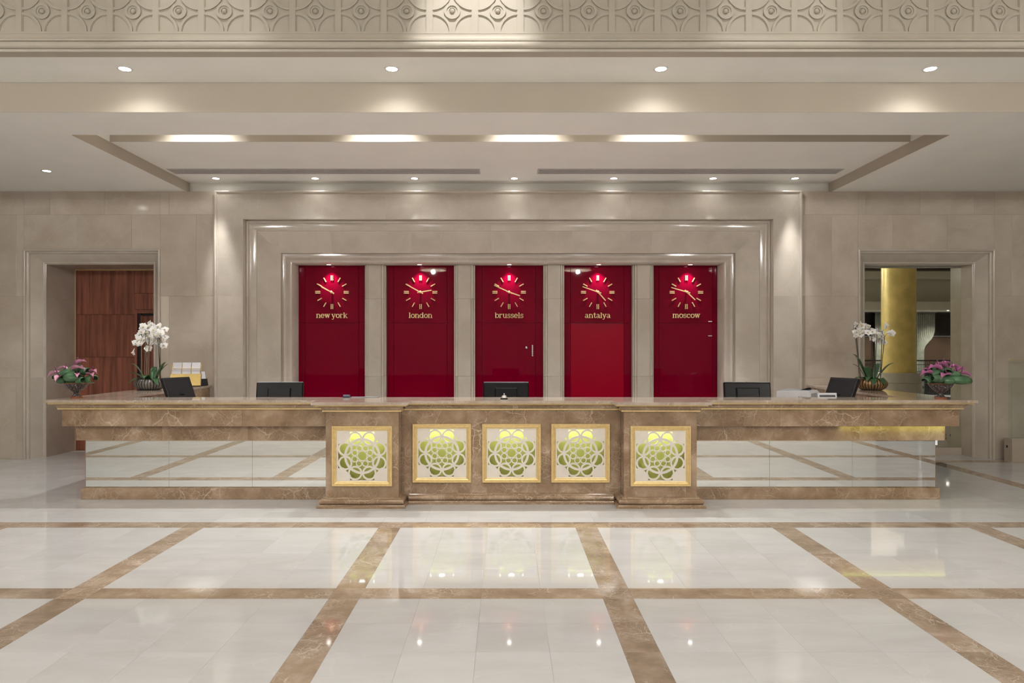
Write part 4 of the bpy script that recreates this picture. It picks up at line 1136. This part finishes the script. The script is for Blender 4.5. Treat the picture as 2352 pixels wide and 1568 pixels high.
bh = MB().box(wx0, wx1, YBk-.3, YBk+1.2, zw1, zw1+.28).box(wx0, wx1, YBk-.3, YBk+.9, zw1+.28, 3.9).box(wx0, wx1, YBk-.3, YBk+1.4, 3.9, 4.1).box(wx0, wx1, YBk-.3, YBk+2.6, 4.3, 4.4)
tag(bh.build('trim_6', 'plaster'), kind='structure', label='cream bulkhead mouldings over the lobby window')
for x in (12.7, 14.6, 10.9, 16.3): downlight((x, YBk+1.0, zw1), .05, 160, 130, 'round white downlight in the bulkhead over the lobby window', 'downlights over the lobby window', blend=.9)
plain('shade_cloth', (.8, .74, .62), .7, emit=((1, .88, .68), 2.0))
for k, (x, y) in enumerate(((-7.5, -2.2), (-2.5, -2.2), (2.5, -2.2), (7.5, -2.2), (-5, 1.2), (5, 1.2))):
    z = 4.3
    pd = thing('pendant_lamp', 'pleated cream dome pendant lamp in the lobby', 'pendant lamp', (x, y, z), group='pleated pendant lamps of the lobby')
    MB().lathe([(.45, 0), (.42, .12), (.33, .26), (.18, .36), (.06, .40)], (x, y, z), 96, cap=False, rib=.012, ribn=32).build('shade', 'shade_cloth', pd, smooth=True)
    MB().tube([(x, y, z+.39), (x, y, 6.5)], .01).build('cord', 'brass', pd)
    MB().lathe([(.02, .30), (.05, .24), (.06, .18), (.04, .13), (0, .115)], (x, y, z), 20, cap=False).build('bulb_glass', 'lamp_small', pd, smooth=True)
    lamp('bulb', 'POINT', (x, y, z-.05), P_PEND, WARM, pd, shadow_soft_size=.06)

def curtain(cx, s_, label):
    o = thing('curtain', label, 'curtain', (cx, YBk+.12, 0), group='tied back curtains of the lobby window')
    vs_ = []; nz, nx = 24, 48
    for i in range(nz+1):
        z = zw1-.02-(zw1-.05)*i/nz; f = z/zw1
        tie = math.exp(-((z-1.55)/.35)**2); wd = .62-.38*tie if z > 1.55 else .24
        sh = s_*(.62-wd)*.5
        for j in range(nx+1):
            t_ = j/nx
            vs_.append((cx+sh+wd*(t_-.5), YBk+.12+.035*math.sin(t_*PI*18), z))
    k = nx+1
    ob = MB().add(vs_, [(i*k+j, i*k+j+1, (i+1)*k+j+1, (i+1)*k+j) for i in range(nz) for j in range(nx)]).build('cloth', 'curtain_cloth', o, smooth=True)
    md = ob.modifiers.new('thickness', 'SOLIDIFY'); md.thickness = .006
    MB().box(cx-.35, cx+.35, YBk+.05, YBk+.19, zw1-.02, zw1).build('pelmet_rail', 'curtain_cloth', o)
curtain(mir(2050, 0, DB).x-.35, -1, 'grey tied back curtain with its cloth drawn toward the right of the column')
curtain(mir(2122, 0, DB).x, -1, 'grey tied back curtain beside the dark lobby window')
for o in [o for o in C.objects if o.name.startswith('curtain') and o.parent is None]: o['label'] = 'grey patterned tied back curtain at the dark lobby window'
YR_ = YBk+1.6
ba = thing('balustrade', 'ornate dark iron balustrade in front of the lobby window', 'balustrade', (13.5, YR_, 0))
MB().box(wx0, wx1, YR_-.02, YR_+.02, 1.20, 1.24).build('top_rail', 'iron', ba)
MB().box(wx0, wx1, YR_-.015, YR_+.015, 1.08, 1.10).build('middle_rail', 'iron', ba)
MB().box(wx0, wx1, YR_-.015, YR_+.015, .12, .15).build('bottom_rail', 'iron', ba)
bm_ = MB().tube([(0,0,.13), (0,0,1.21)], .008, 6).annulus(0, .60, .035, .05, -.006, .006, 16).annulus(0, .85, .025, .035, -.006, .006, 16).lathe([(.008, .3), (.022, .34), (.022, .38), (.008, .42)], n=8, cap=False).mesh('baluster', 'iron')
for k in range(120):
    o = bpy.data.objects.new('baluster', bm_); C.objects.link(o); o.parent = ba; o.location = (wx0+.04+k*.0695-13.5, 0, 0)
